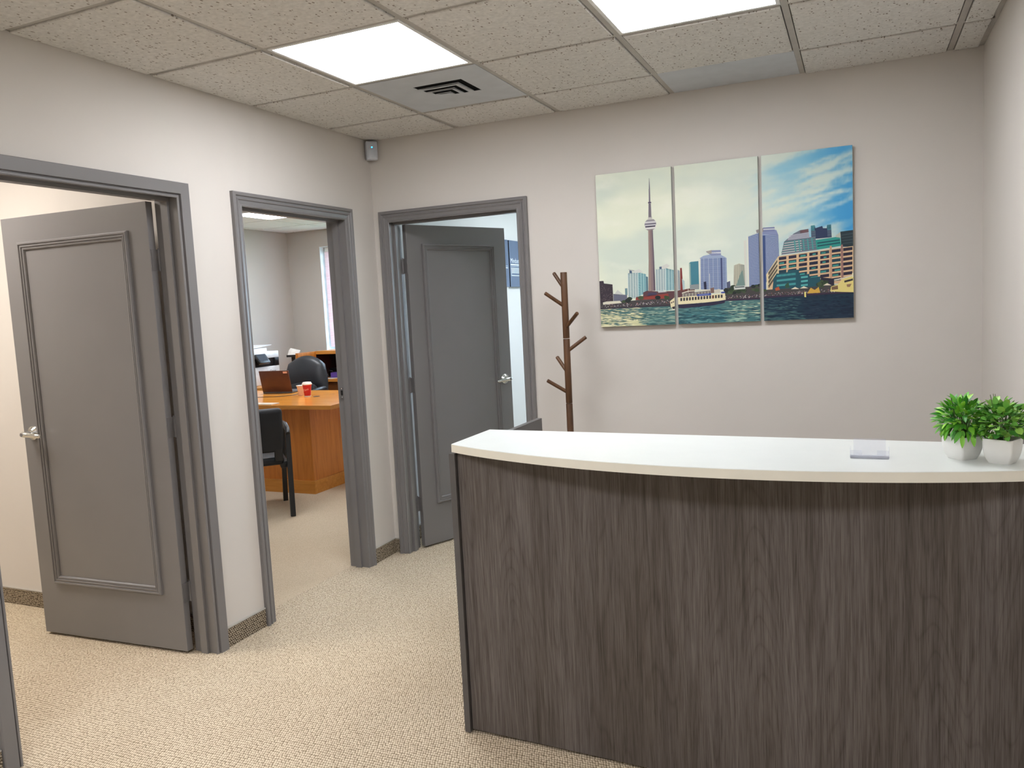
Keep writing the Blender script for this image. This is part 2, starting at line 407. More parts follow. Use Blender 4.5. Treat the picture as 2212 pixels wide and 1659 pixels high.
# office ceiling grid
oc = slab('ceiling', 'gap_black', -3.77, -T, -1.3, 3.9, H+.03, H+.1, 'suspended ceiling of pale tiles in the office')
OX = [-3.65]+[-3.53+.6*i for i in range(6)]+[-T]; OY = [3.7]+[3.15-.6*i for i in range(7)]+[-1.225]
for i in range(len(OX)-1):
    for j in range(len(OY)-1):
        x0, x1, y1, y0 = OX[i], OX[i+1], OY[j], OY[j+1]
        if (i, j) in ((2, 2), (4, 2), (4, 5)):
            ceiling_light(x0, x1, y0, y1, 'lamp_glow_office', 'ceiling light panel of the office, glimpsed at the top of the middle doorway' if (i, j) == (2, 2) else 'ceiling light panel of the office hidden from view, %s' % ('above the office desk' if j == 2 else 'near the office door')); continue
        attach(mesh_obj('ceiling_tile', tile_bm(x0+.012, x1-.012, y0+.012, y1-.012, H-.006, H+.015), 'tile_plain'), oc)
for x in OX[1:-1]: bx('tee_bar', 'tee_metal', x-.012, x+.012, -1.225, 3.7, H, H+.02, oc)
for y in OY[1:-1]:
    for i in range(len(OX)-1): bx('cross_tee', 'tee_metal', OX[i]+.012, OX[i+1]-.012, y-.012, y+.012, H, H+.02, oc)
ceiling_light(-1.5, -.9, -2.6, -2.0, 'lamp_glow_side', 'ceiling light panel of the side room, just beyond the leftmost doorway', H-.005)
ceiling_light(-3.1, -2.5, -2.6, -2.0, 'lamp_glow_side', 'ceiling light panel of the side room, far from the leftmost doorway', H-.005)
ceiling_light(.9, 1.5, 1.6, 2.2, 'lamp_glow_meeting', 'ceiling light panel of the room behind the half open door', H-.005)

# ------------------------------------------------------------------ carpet baseboards
bbn = [0]
def baseboard(name, x0, x1, y0, y1, nx, ny, label):
    """strip along a wall face; (nx,ny) points into the room"""
    t = .008
    o = tag(bx(name, 'carpet_base', x0, x1+(t*nx if nx else 0), y0, y1+(t*ny if ny else 0), 0, .088), label, kind='structure')
    bx('cap_strip', 'tee_metal', x0, x1+((t+.002)*nx if nx else 0), y0, y1+((t+.002)*ny if ny else 0), .088, .094, o); return o
baseboard('baseboard_left', 0, 0, D2[1]+CW+.002, -.001, 1, 0, 'carpet baseboard in the corner between two doorways')
baseboard('baseboard_left', 0, 0, D1[1]+CW+.002, D2[0]-CW-.002, 1, 0, 'carpet baseboard under the wall between the two left doorways')
baseboard('baseboard_left', 0, 0, YB, D1[0]-CW-.002, 1, 0, 'carpet baseboard at the lower left corner of the picture')
baseboard('baseboard_back', .0085, D3[0]-CW-.002, 0, 0, 0, -1, 'short carpet baseboard beside the half open door')
baseboard('baseboard_back', D3[1]+CW+.002, XR-.009, 0, 0, 0, -1, 'carpet baseboard behind the reception desk')
baseboard('baseboard_right', XR, XR, YB, -.001, -1, 0, 'carpet baseboard of the right wall')
baseboard('baseboard_side_room', -3.65, -.14, -1.345, -1.345, 0, -1, 'carpet baseboard behind the leftmost open door')
baseboard('baseboard_meeting_room', 0, 0, T+.02, 3.7, 1, 0, 'carpet baseboard behind the half open door')
baseboard('baseboard_office', -3.65, -T, 3.7, 3.7, 0, -1, 'carpet baseboard at the back of the office')

# ------------------------------------------------------------------ doors
FLAT = [(0, 0), (0, .009), (.004, .011), (.009, .011), (.011, .006), (.015, .006), (.017, .017), (.062, .019), (.065, .016), (.065, 0)]
RIB = [(0, 0), (0, .008), (.005, .011), (.010, .008), (.013, .009), (.027, .012), (.031, .017), (.035, .017), (.038, .012), (.045, .014), (.049, .021), (.060, .022), (.065, .018), (.065, 0)]
def door_frame(root, a, b, mapf, prof, depth0, depth1, stop):
    """opening from a to b along the wall, mapf(p,z,d): d>0 towards the reception"""
    for nm, f0, f1 in (('casing_leg', lambda w: (a-w, 0), lambda w: (a-w, DT+w)), ('casing_head', lambda w: (a-w, DT+w), lambda w: (b+w, DT+w)), ('casing_leg', lambda w: (b+w, DT+w), lambda w: (b+w, 0))):
        mesh_obj(nm, mitre(BM(), prof, f0, f1, mapf), 'trim_paint', root)
    def bxm(name, p0, p1, z0, z1, d0, d1):
        bm = BM(); box(bm, p0, p1, d0, d1, z0, z1)
        for v in bm.verts: v.co = mapf(v.co.x, v.co.z, v.co.y)
        return mesh_obj(name, bm, 'trim_paint', root)
    g = .004
    bxm('jamb', a-J, a-g, 0, DT+J, -T-.004, .002); bxm('jamb', b+g, b+J, 0, DT+J, -T-.004, .002); bxm('jamb_head', a-g, b+g, DT+g, DT+J, -T-.004, .002)
    bxm('door_stop', a-g, a+.010, 0, DT-.010, -.078, -.040); bxm('door_stop', b-.010, b+g, 0, DT-.010, -.078, -.040); bxm('door_stop', a-g, b+g, DT-.010, DT+g, -.078, -.040)
LEFTMAP = lambda p, z, d: Vector((d, p, z))
BACKMAP = lambda p, z, d: Vector((p, -d, z))
MOULD = [(0, 0), (.0005, .010), (.005, .0165), (.011, .0165), (.0135, .0105), (.017, .0105), (.019, .0135), (.023, .0135), (.025, .008), (.029, .008), (.031, .0105), (.035, .009), (.038, .003), (.038, 0)]
def door_leaf(root, pin, ang, width, mirror):
    """local: x along the leaf from the hinge, y towards the reception face (negative y), z up. mirror flips y"""
    E0 = empty('leaf_pivot', (pin[0], pin[1], 0), ang)
    Mw = Matrix.Translation((pin[0], pin[1], 0)) @ Matrix.Rotation(ang, 4, 'Z') @ Matrix.Diagonal((1, -1 if mirror else 1, 1, 1))
    bpy.data.objects.remove(E0)
    def add(name, bm, mat, parent, smooth=False):
        for v in bm.verts: v.co = Mw @ v.co
        return mesh_obj(name, bm, mat, parent, smooth)
    leaf = add('door_leaf', box(BM(), .004, width, -.040, -.005, .012, 2.008, .0015, 1), 'trim_paint', root)
    a, b, z0, z1 = .115, width-.105, .268, 1.893
    mp = lambda p, q, d: Vector((p, -.040-d, q))
    for f0, f1 in ((lambda w: (a+w, z0+w), lambda w: (a+w, z1-w)), (lambda w: (a+w, z1-w), lambda w: (b-w, z1-w)), (lambda w: (b-w, z1-w), lambda w: (b-w, z0+w)), (lambda w: (b-w, z0+w), lambda w: (a+w, z0+w))):
        add('moulding', mitre(BM(), MOULD, f0, f1, mp), 'trim_paint', leaf)
    hx = width-.066; hz = 1.0
    bm = BM(); tube(bm, (hx, -.040, hz), (hx, -.046, hz), .034, .033, 28); tube(bm, (hx, -.046, hz), (hx, -.058, hz), .030, .020, 28)
    add('handle_rose', bm, 'chrome', leaf, True)
    bm = BM(); tube(bm, (hx, -.055, hz), (hx, -.088, hz), .0125, .0125, 20)
    path_tube(bm, [(hx+.014, -.090, hz), (hx+.006, -.092, hz), (hx-.03, -.093, hz-.002), (hx-.07, -.091, hz-.005), (hx-.094, -.086, hz-.008), (hx-.1, -.084, hz-.0085)], [.0115, .0135, .0115, .0105, .0095, .006], 14)
    add('handle_lever', bm, 'chrome', leaf, True)
    bm = BM(); tube(bm, (hx, -.1035, hz), (hx, -.1055, hz), .0085, .0085, 18); add('key_cylinder', bm, 'hinge_metal', leaf, True)
    for z in (.28, 1.03, 1.76):
        bm = BM(); tube(bm, (0, .004, z-.045), (0, .004, z+.045), .006, .006, 12)
        for k in (-.048, .046): tube(bm, (0, .004, z+k), (0, .004, z+k+.004), .0045, .0045, 10)
        box(bm, .001, .0045, -.036, .004, z-.045, z+.045); add('hinge', bm, 'hinge_metal', leaf, True)
    return leaf
d1 = tag(empty('door_1', (0, sum(D1)/2, 0)), 'leftmost grey door standing wide open in its flat casing', kind='structure')
door_frame(d1, D1[0], D1[1], LEFTMAP, FLAT, 0, 0, 0)
door_leaf(d1, (-T-.006, D1[1]), PI+math.radians(2.2), .895, True)
d2 = tag(empty('door_2', (0, sum(D2)/2, 0)), 'grey ribbed door frame of the office, in the middle', kind='structure')
door_frame(d2, D2[0], D2[1], LEFTMAP, RIB, 0, 0, 0)
bm = BM(); box(bm, -.105, -.079, D2[1]-.0055, D2[1]+.006, 1.005, 1.067, .001, 1); st = mesh_obj('strike_plate', bm, 'hinge_metal', d2)
bx('latch_hole', 'dark_hole', -.100, -.086, D2[1]-.0065, D2[1], 1.022, 1.050, st)
for z in (1.011, 1.061):
    mesh_obj('screw', tube(BM(), (-.092, D2[1]-.007, z), (-.092, D2[1]-.005, z), .0035, .0035, 10), 'chrome', st)
d3 = tag(empty('door_3', (sum(D3)/2, 0, 0)), 'half open grey door with ribbed casing in the back wall', kind='structure')
door_frame(d3, D3[0], D3[1], BACKMAP, RIB, 0, 0, 0)
door_leaf(d3, (D3[0], T+.006), math.radians(65.8), .805, False)

# ------------------------------------------------------------------ window of the office and of the meeting room
def window(name, x0, x1, z0, z1, label, blind):
    o = tag(empty(name, ((x0+x1)/2, 3.8, z0)), label, kind='structure')
    for a in ((x0, x0+.006, z0, z1), (x1-.006, x1, z0, z1)): bx('reveal', 'window_white', a[0], a[1], 3.699, 3.88, a[2], a[3], o)
    bx('reveal', 'window_white', x0+.006, x1-.006, 3.699, 3.88, z1-.006, z1, o); bx('window_sill', 'window_white', x0+.006, x1-.006, 3.68, 3.88, z0, z0+.02, o)
    for a in ((x0+.006, x0+.05, z0+.02, z1-.006), (x1-.05, x1-.006, z0+.02, z1-.006), (x0+.05, x1-.05, z1-.05, z1-.006), (x0+.05, x1-.05, z0+.02, z0+.065), ((x0+x1)/2-.02, (x0+x1)/2+.02, z0+.065, z1-.05)):
        bx('window_frame', 'window_white', a[0], a[1], 3.86, 3.895, a[2], a[3], o, .002)
    for a, b in ((x0+.05, (x0+x1)/2-.02), ((x0+x1)/2+.02, x1-.05)): bx('pane', 'pane_glass', a, b, 3.876, 3.880, z0+.065, z1-.05, o)
    if blind:
        bx('blind_headrail', 'lamp_frame', x0+.02, x1-.02, 3.77, 3.83, z1-.06, z1-.008, o, .003)
        n = 9
        for k in range(n):
            xx = x0+.045+k*.14; bm = BM(); box(bm, -.045, .045, -.0008, .0008, z0+.16, z1-.06, M=Matrix.Translation((xx, 3.80, 0)) @ Matrix.Rotation(math.radians(62), 4, 'Z'))
            mesh_obj('blind_slat', bm, 'blind_fabric', o)
    return o
window('window_1', -3.184, -1.7, .95, 2.30, 'white framed office window with blinds in a deep recess', True)
window('window_2', .9, 2.5, .8, 2.3, 'window of the meeting room behind the back wall', False)

# ------------------------------------------------------------------ reception desk
def dsk(x, y): return (x, y-.052*(x-1.386))          # the desk stands slightly askew
RD = empty('reception_desk', (2.26, -1.6, 0)); tag(RD, 'curved dark wood reception desk with a white countertop', 'desk')
XE = 3.132
front = [(1.396, -1.735), (XE-.022, -1.735), (XE-.022, -1.713), (1.396, -1.713)]
mesh_obj('front_panel', prism(BM(), [dsk(*q) for q in front], .012, 1.0), 'desk_laminate', RD)
def vp(name, x0, x1, y0, y1, z0, z1, mat): return mesh_obj(name, prism(BM(), [dsk(x0, y0), dsk(x1, y0), dsk(x1, y1), dsk(x0, y1)], z0, z1), mat, RD)
vp('side_panel', 1.370, 1.392, -1.748, -.935, .004, .997, 'desk_edge')
vp('side_panel', XE-.02, XE, -1.748, -.935, .004, .997, 'desk_edge')
vp('work_surface', 1.392, XE-.02, -1.713, -.98, .71, .74, 'desk_edge'); vp('back_rail', 1.392, XE-.02, -1.50, -1.478, .74, 1.0, 'desk_edge')
curve = []
N = 40
for i in range(N+1):
    t = i/N; x = 1.384+(XE+.004-1.384)*t
    sag = .190*(1-(2*t-1)**2)**.93 if 0 < t < 1 else 0
    curve.append(dsk(x, -1.752-sag))
poly = curve+[dsk(XE+.004, -1.446), dsk(1.384, -1.446)]
bm = prism(BM(), poly, 1.0035, 1.031)
for f in bm.faces:
    f.normal_update()
    if abs(f.normal.z) < .5: f.material_index = 1
es = [e for e in bm.edges if abs(e.verts[0].co.z-1.031) < 1e-5 and abs(e.verts[1].co.z-1.031) < 1e-5]
bmesh.ops.bevel(bm, geom=es, offset=.0015, segments=1, affect='EDGES')
mesh_obj('countertop', bm, ['counter_white', 'counter_edge'], RD)

# business card holder
ch = empty('card_holder', (2.673, -1.785, 1.031), math.radians(-1)); tag(ch, 'clear acrylic business card holder standing empty on the white countertop', 'card holder')
bm = BM(); box(bm, -.047, .047, -.024, .022, 0, .0025)
def slant(bm, x0, x1, y0, z0, y1, z1, t):
    for s in (0,):
        vs = [bm.verts.new(q) for q in ((x0, y0, z0), (x1, y0, z0), (x1, y1, z1), (x0, y1, z1), (x0, y0+t, z0), (x1, y0+t, z0), (x1, y1+t, z1), (x0, y1+t, z1))]
        for q in ((0, 1, 2, 3), (5, 4, 7, 6), (1, 0, 4, 5), (3, 2, 6, 7), (0, 3, 7, 4), (2, 1, 5, 6)): bm.faces.new([vs[i] for i in q])
sub(mesh_obj('base', bm, 'acrylic'), ch)
bm = BM(); slant(bm, -.040, .040, .012, .0025, .028, .046, .0022); sub(mesh_obj('back_plate', bm, 'acrylic'), ch)
bm = BM(); slant(bm, -.047, -.018, -.024, .0025, -.028, .024, .002); slant(bm, .018, .047, -.024, .0025, -.028, .024, .002); slant(bm, -.018, .018, -.024, .0025, -.025, .010, .002); sub(mesh_obj('front_lip', bm, 'acrylic'), ch)
for s in (-1, 1):
    bm = BM(); box(bm, s*.047-.001, s*.047+.001, -.024, .022, .0025, .026); sub(mesh_obj('end_wall', bm, 'acrylic'), ch)

# ------------------------------------------------------------------ potted plants
def pot(root, s_top, s_bot, h):
    bm = BM(); rings = []
    def ring(s, z, r=.006):
        out = []; q = s/2
        for cx, cy, a0 in ((q-r, q-r, 0), (-q+r, q-r, 90), (-q+r, -q+r, 180), (q-r, -q+r, 270)):
            for k in range(4):
                a = math.radians(a0+30*k); out.append(bm.verts.new((cx+r*math.cos(a), cy+r*math.sin(a), z)))
        return out
    for k in range(9):
        t = k/8; s = s_bot+(s_top-s_bot)*(1-(1-t)**3.2); rings.append(ring(s, h*t))
    rings.append(ring(s_top-.006, h)); rings.append(ring(s_top-.009, h-.012))
    for A, B in zip(rings, rings[1:]):
        n = len(A)
        for i in range(n): bm.faces.new((A[i], A[(i+1) % n], B[(i+1) % n], B[i]))
    bm.faces.new(rings[0][::-1])
    sub(mesh_obj('pot', bm, 'pot_white', smooth=True), root)
    bm = BM(); n = len(rings[0]) if False else 4; q = (s_top-.010)/2
    prism(bm, [(-q, -q), (q, -q), (q, q), (-q, q)], h-.02, h-.011); sub(mesh_obj('soil', bm, 'soil'), root)
def leaf_mesh(L, wd, curl, cup, tipw):
    bm = BM(); rows = []
    for k in range(6):
        t = k/5; x = L*t; ww = wd*math.sin(PI*min(1, (t*.92+.06))**(.85))**tipw; z = -curl*t*t
        rows.append([bm.verts.new((x, -ww, z+cup*ww)), bm.verts.new((x, 0, z)), bm.verts.new((x, ww, z+cup*ww))])
    for A, B in zip(rows, rows[1:]):
        bm.faces.new((A[0], A[1], B[1], B[0])); bm.faces.new((A[1], A[2], B[2], B[1]))
    return bm
def plant(loc, rz, label, style, seed, R, n, h):
    root = tag(empty('potted_plant', loc, rz), label, 'plant', 'artificial plants on the countertop'); pot(root, .070, .049, h)
    rg = random.Random(seed); mat = 'leaf_long' if style == 0 else 'leaf_round'
    protos = []
    for k in range(4):
        bm = leaf_mesh(rg.uniform(.025, .033), .0058, rg.uniform(.002, .009), .25, .8) if style == 0 else leaf_mesh(rg.uniform(.016, .022), .0078, rg.uniform(0, .005), .3, .6)
        o = mesh_obj('leaf', bm, mat, smooth=True); protos.append(o.data); bpy.data.objects.remove(o)
    c = Vector((0, 0, h+R*.66)); stems = BM()
    for k in range(26):
        d = Vector((rg.gauss(0, 1), rg.gauss(0, 1), abs(rg.gauss(0, 1))+.15)).normalized(); e = c+d*R*rg.uniform(.55, .82)
        if k < 5: e = c+Vector((d.x*.5, d.y*.5, .95))*R*rg.uniform(1.0, 1.18)
        path_tube(stems, [(d.x*.012, d.y*.012, h-.014), ((d.x*.012+e.x)/2, (d.y*.012+e.y)/2, (h+e.z)/2+.004), e], [.0013, .0011, .0007], 5)
    sub(mesh_obj('stem', stems, 'stem_green'), root)
    for k in range(n):
        u = rg.random(); zz = 1-1.72*(k+.5)/n; a = k*2.39996+rg.uniform(-.3, .3)
        rr = math.sqrt(max(0, 1-zz*zz)); d = Vector((rr*math.cos(a), rr*math.sin(a), zz))
        rad = R*(rg.uniform(.34, .80) if k % 3 else rg.uniform(.68, .92)); p = c+Vector((d.x*rad*1.02, d.y*rad*1.02, d.z*rad*.94))
        if p.z < h-.004 and math.hypot(p.x, p.y) < .045: p.z = h+.004
        dirv = (d+Vector((rg.gauss(0, .35), rg.gauss(0, .35), rg.gauss(.15, .35)))).normalized()
        if style == 0 and zz < -.45: dirv = (dirv+Vector((0, 0, -.7))).normalized()
        q = dirv.to_track_quat('X', 'Z') @ Matrix.Rotation(rg.uniform(-.7, .7), 3, 'X').to_quaternion()
        o = bpy.data.objects.new('leaf', protos[k % 4]); C.objects.link(o); o.location = p; o.rotation_mode = 'QUATERNION'; o.rotation_quaternion = q
        s = rg.uniform(.75, 1.12); o.scale = (s, s, s); o.parent = root
    return root
plant((2.893, -1.762, 1.031), math.radians(-50), 'bushy long leaved plant in a white square pot turned corner first', 0, 5, .061, 298, .060)
plant((2.977, -1.803, 1.031), math.radians(-28.6), 'small round leaved plant in a white square pot nearest the right edge', 1, 9, .062, 298, .062)

# ------------------------------------------------------------------ coat rack
PX, PY = 1.2625, -.215
cr = tag(empty('coat_rack', (PX, PY, 0)), 'brown wooden tree style coat rack with angled pegs beside the half open door', 'coat rack')
for z0, z1 in ((.10, .965), (.967, 1.303), (1.305, 1.645)):
    bm = BM(); lathe(bm, [(.0165, z0), (.0172, z0+.002), (.0172, z1-.003), (.0165, z1-.001)], 20, (PX, PY, 0)); mesh_obj('pole_section', bm, 'rack_wood', cr, True)
def cpt(x, z, dy): # peg end: keep the sight line when the depth changes
    p = Vector((x, -.25, z)); d = (p-CAM).normalized(); t = (PY+dy-CAM.y)/d.y; return CAM+d*t
pegs = [((1.222, 1.642, .03), 1.560), ((1.168, 1.543, -.06), 1.468), ((1.340, 1.433, -.07), 1.360), ((1.381, 1.310, .02), 1.236), ((1.219, 1.212, .03), 1.125), ((1.159, 1.090, -.05), 1.020)]
for (x, z, dy), zb in pegs:
    tip = cpt(x, z, dy); b = Vector((PX, PY, zb)); d = (tip-b).normalized()
    bm = BM(); tube(bm, b+d*.006, tip-d*.003, .0098, .0095, 14, False); tube(bm, tip-d*.003, tip, .0095, .0078, 14); mesh_obj('peg', bm, 'rack_wood', cr, True)
for k in range(4):
    a = PI/4+k*PI/2; bm = BM(); path_tube(bm, [(PX, PY, .15), (PX+.11*math.cos(a), PY+.11*math.sin(a), .075), (PX+.19*math.cos(a), PY+.19*math.sin(a), .012)], [.015, .014, .012], 10); mesh_obj('foot', bm, 'rack_wood', cr, True)

# ------------------------------------------------------------------ motion detector and ceiling vent
md = tag(empty('motion_detector', (.042, -.042, 2.43), math.radians(45)), 'white motion detector with a blue light in the ceiling corner', 'motion detector')
bm = BM(); box(bm, -.033, .033, -.018, .022, -.053, .053, .006, 2); sub(mesh_obj('housing', bm, 'detector_white', smooth=True), md)
bm = BM(); A = []
for k in range(9):
    a = math.radians(-70+17.5*k); A.append((.026*math.sin(a)/math.sin(math.radians(70)), -.016-.011*(math.cos(a)-math.cos(math.radians(70)))))
A += [(.026, -.010), (-.026, -.010)]
prism(bm, A, -.046, .008); sub(mesh_obj('lens', bm, 'detector_lens', smooth=True), md)
bm = BM(); tube(bm, (0, -.016, .018), (0, -.0205, .018), .0045, .004, 12); sub(mesh_obj('indicator', bm, 'led_blue'), md)
x0, x1, y1, y0 = GX[1], GX[2], GY[1], GY[2]
VT = tag(empty('air_vent', ((x0+x1)/2, (y0+y1)/2, H)), 'grey square air vent plate with three nested corner slots beside the light panel', 'air vent')
slots = [(.792, 1.038, -.824, -.778, 1.002, -.610), (.802, .974, -.749, -.716, .948, -.610), (.820, .928, -.700, -.664, .902, -.615)]
def in_slot(x, y): return any((a < x < b and c < y < d) or (e < x < b and c < y < f) for a, b, c, d, e, f in slots)
xs = sorted({x0+.012, x1-.012} | {v for sl in slots for v in (sl[0], sl[1], sl[4])}); ys = sorted({y0+.012, y1-.012} | {v for sl in slots for v in (sl[2], sl[3], sl[5])})
bm = BM(); gv = {}
def gvert(i, j):
    if (i, j) not in gv: gv[i, j] = bm.verts.new((xs[i], ys[j], H-.003))
    return gv[i, j]
for i in range(len(xs)-1):
    for j in range(len(ys)-1):
        if not in_slot((xs[i]+xs[i+1])/2, (ys[j]+ys[j+1])/2): bm.faces.new((gvert(i, j), gvert(i, j+1), gvert(i+1, j+1), gvert(i+1, j)))
r = bmesh.ops.extrude_face_region(bm, geom=bm.faces[:])
for v in r['geom']:
    if isinstance(v, bmesh.types.BMVert): v.co.z += .0025
mesh_obj('face_plate', bm, 'plate_metal', VT)
bm = BM(); box(bm, .77, 1.06, -.845, -.59, H+.002, H+.022); mesh_obj('duct', bm, 'gap_black', VT)
for a, b, c, d, e, f in slots:          # a hooded lip along the inner edge of each slot
    bm = BM(); lp = .0035; wd_ = .014
    P_ = [(a+.012, d), (e, d), (e, f-.012)]; Q_ = [(a+.02, d+wd_), (e-wd_, d+wd_), (e-wd_, f-.02)]
    top = [bm.verts.new((x, y, H-.003-(.001 if k != 1 else lp))) for k, (x, y) in enumerate(P_)]
    m1 = bm.verts.new(((P_[0][0]*.75+P_[1][0]*.25), d, H-.003-lp)); m2 = bm.verts.new((e, d*.25+(f-.012)*.75, H-.003-lp))
    bk = [bm.verts.new((x, y, H-.0032)) for x, y in Q_]
    bm.faces.new((top[0], m1, bk[0])); bm.faces.new((m1, top[1], bk[1], bk[0])); bm.faces.new((top[1], m2, bk[2], bk[1])); bm.faces.new((m2, top[2], bk[2]))
    mesh_obj('louvre', bm, 'plate_metal', VT)

# ------------------------------------------------------------------ three-panel skyline print (flat print on stretched canvases)
def ct(a, b):
    """photo-print coordinates (2212 x 1622 over the triptych) -> metres on the wall, x and z"""
    u, v = 1270+a*600/2212., 290+b*600/2212.
    d = _f+CR*((u-1106)/FPX)-CU*((v-829.5)/FPX); t = (-.026-CAM.y)/d.y; p = CAM+d*t; return (p.x, p.z)
CANV = [(1.393, 1.790), (1.805, 2.209), (2.224, 2.629)]; CZ0, CZ1 = 1.349, 2.143
def clip(poly, x0, x1, z0, z1):
    def cl(ps, inside, inter):
        out = []
        for i in range(len(ps)):
            a, b = ps[i-1], ps[i]
            if inside(b):
                if not inside(a): out.append(inter(a, b))
                out.append(b)
            elif inside(a): out.append(inter(a, b))
        return out
    def ix(c): return lambda a, b: (c, a[1]+(b[1]-a[1])*(c-a[0])/(b[0]-a[0]))
    def iz(c): return lambda a, b: (a[0]+(b[0]-a[0])*(c-a[1])/(b[1]-a[1]), c)
    for ins, it in ((lambda p: p[0] >= x0, ix(x0)), (lambda p: p[0] <= x1, ix(x1)), (lambda p: p[1] >= z0, iz(z0)), (lambda p: p[1] <= z1, iz(z1))):
        if len(poly) < 3: return []
        poly = cl(poly, ins, it)
    return poly if len(poly) >= 3 else []
SHAPES = []       # (polygon in metres, colour)
def sh(pts, c): SHAPES.append(([ct(*q) for q in pts], c))
def q4(a, b, c, d, s, t):
    return ((a[0]*(1-s)+b[0]*s)*(1-t)+(d[0]*(1-s)+c[0]*s)*t, (a[1]*(1-s)+b[1]*s)*(1-t)+(d[1]*(1-s)+c[1]*s)*t)
def bands(a, b, c, d, n, fill, col, s0=0., s1=1., jit=0):
    """n horizontal bands over the quad a(tl) b(tr) c(br) d(bl)"""
    for k in range(n):
        t0, t1 = k/n, (k+fill)/n
        cc = tuple(max(0, min(255, v+rs.uniform(-jit, jit))) for v in col)
        sh([q4(a, b, c, d, s0, t0), q4(a, b, c, d, s1, t0), q4(a, b, c, d, s1, t1), q4(a, b, c, d, s0, t1)], cc)
def cols(a, b, c, d, n, fill, col, off=0):
    for k in range(n):
        s0, s1 = (k+off)/n, (k+off+fill)/n
        sh([q4(a, b, c, d, s0, 0), q4(a, b, c, d, s1, 0), q4(a, b, c, d, s1, 1), q4(a, b, c, d, s0, 1)], col)
rs = random.Random(11)
# water
sh([(60, 1392), (705, 1362), (1090, 1326), (1385, 1312), (1405, 1297), (2150, 1255), (2150, 1640), (60, 1640)], (78, 116, 116))
sh([(1385, 1312), (1405, 1297), (2150, 1255), (2150, 1640), (1395, 1640)], (30, 52, 70))
for k in range(2300):
    a = rs.uniform(70, 2130); top = 1392-(a-60)*.066; b = top+rs.random()**.8*(1560-top)
    L = rs.uniform(8, 34)*(1+(b-top)/160); hh = rs.uniform(1.2, 3.6)*(1+(b-top)/120); g = rs.random()
    if a < 430: pal = [(206, 206, 160), (218, 216, 176), (160, 170, 140), (86, 110, 104), (226, 222, 184)]
    elif a < 720: pal = [(70, 112, 112), (118, 152, 142), (52, 88, 92), (160, 178, 158), (84, 128, 126)]
    elif a < 1090: pal = [(60, 112, 120), (44, 88, 98), (112, 158, 156), (80, 132, 136), (38, 74, 86)]
    elif a < 1380: pal = [(150, 184, 166), (196, 208, 178), (66, 112, 116), (104, 148, 142), (44, 78, 90)]
    elif a < 1720: pal = [(28, 54, 72), (40, 70, 84), (58, 92, 98), (24, 44, 62), (70, 104, 104)]
    else: pal = [(26, 40, 62), (22, 34, 54), (34, 52, 72), (28, 44, 64), (40, 58, 76)]
    sh([(a-L, b), (a, b-hh), (a+L, b+rs.uniform(-2, 1)), (a, b+hh*.7)], pal[int(g*len(pal))])
# left shore
sh([(92, 1170), (124, 1168), (128, 1188), (196, 1196), (206, 1388), (101, 1392)], (58, 50, 58))
for k in range(60): a, b = rs.uniform(100, 192), rs.uniform(1205, 1330); sh([(a, b), (a+5, b), (a+5, b+5), (a, b+5)], (92, 80, 84))
sh([(205, 1282), (236, 1240), (292, 1282)], (196, 200, 192)); sh([(203, 1272), (312, 1280), (314, 1330), (205, 1330)], (104, 106, 122))
sh([(295, 1228), (314, 1226), (316, 1280), (297, 1280)], (110, 140, 146))
def tower(a, b, c, d, base, light, dark, nb, nc):
    sh([a, b, c, d], base); bands(a, b, c, d, nb, .42, light); bands(a, b, c, d, nb, .2, dark, .06, .94); cols(a, b, c, d, nc, .18, light)
tower((315, 1108), (398, 1100), (402, 1300), (320, 1312), (150, 176, 178), (216, 224, 216), (66, 96, 108), 17, 4)
tower((398, 1098), (463, 1114), (466, 1262), (402, 1292), (104, 158, 166), (176, 208, 206), (62, 104, 118), 14, 3)
sh([(462, 1132), (478, 1136), (480, 1262), (466, 1268)], (84, 116, 128))
sh([(330, 1078), (350, 1084), (352, 1108), (332, 1108)], (72, 92, 116)); sh([(320, 1074), (372, 1084), (370, 1094), (332, 1084)], (176, 178, 172)); sh([(366, 1088), (408, 1074), (440, 1098), (400, 1104), (368, 1104)], (206, 208, 200))
tower((536, 1078), (618, 1066), (620, 1240), (540, 1252), (150, 174, 178), (220, 226, 218), (70, 92, 110), 16, 4)
tower((618, 1066), (690, 1084), (692, 1240), (620, 1246), (112, 160, 168), (190, 214, 210), (60, 92, 110), 16, 3)
sh([(585, 1052), (628, 1032), (652, 1048), (630, 1066), (590, 1072)], (206, 206, 198)); sh([(568, 1056), (588, 1054), (588, 1074), (570, 1076)], (82, 100, 124))
tower((712, 1078), (730, 1086), (736, 1242), (716, 1246), (120, 140, 150), (214, 216, 208), (60, 66, 80), 15, 1)
sh([(440, 1260), (470, 1246), (560, 1252), (640, 1250), (700, 1248), (735, 1246), (850, 1220), (850, 1300), (380, 1322), (384, 1296), (440, 1288)], (92, 62, 66))
sh([(480, 1262), (545, 1258), (552, 1290), (470, 1296)], (70, 62, 84)); sh([(545, 1280), (640, 1268), (645, 1306), (380, 1320), (382, 1302)], (140, 62, 54)); sh([(560, 1252), (596, 1244), (630, 1256), (560, 1262)], (186, 190, 190))
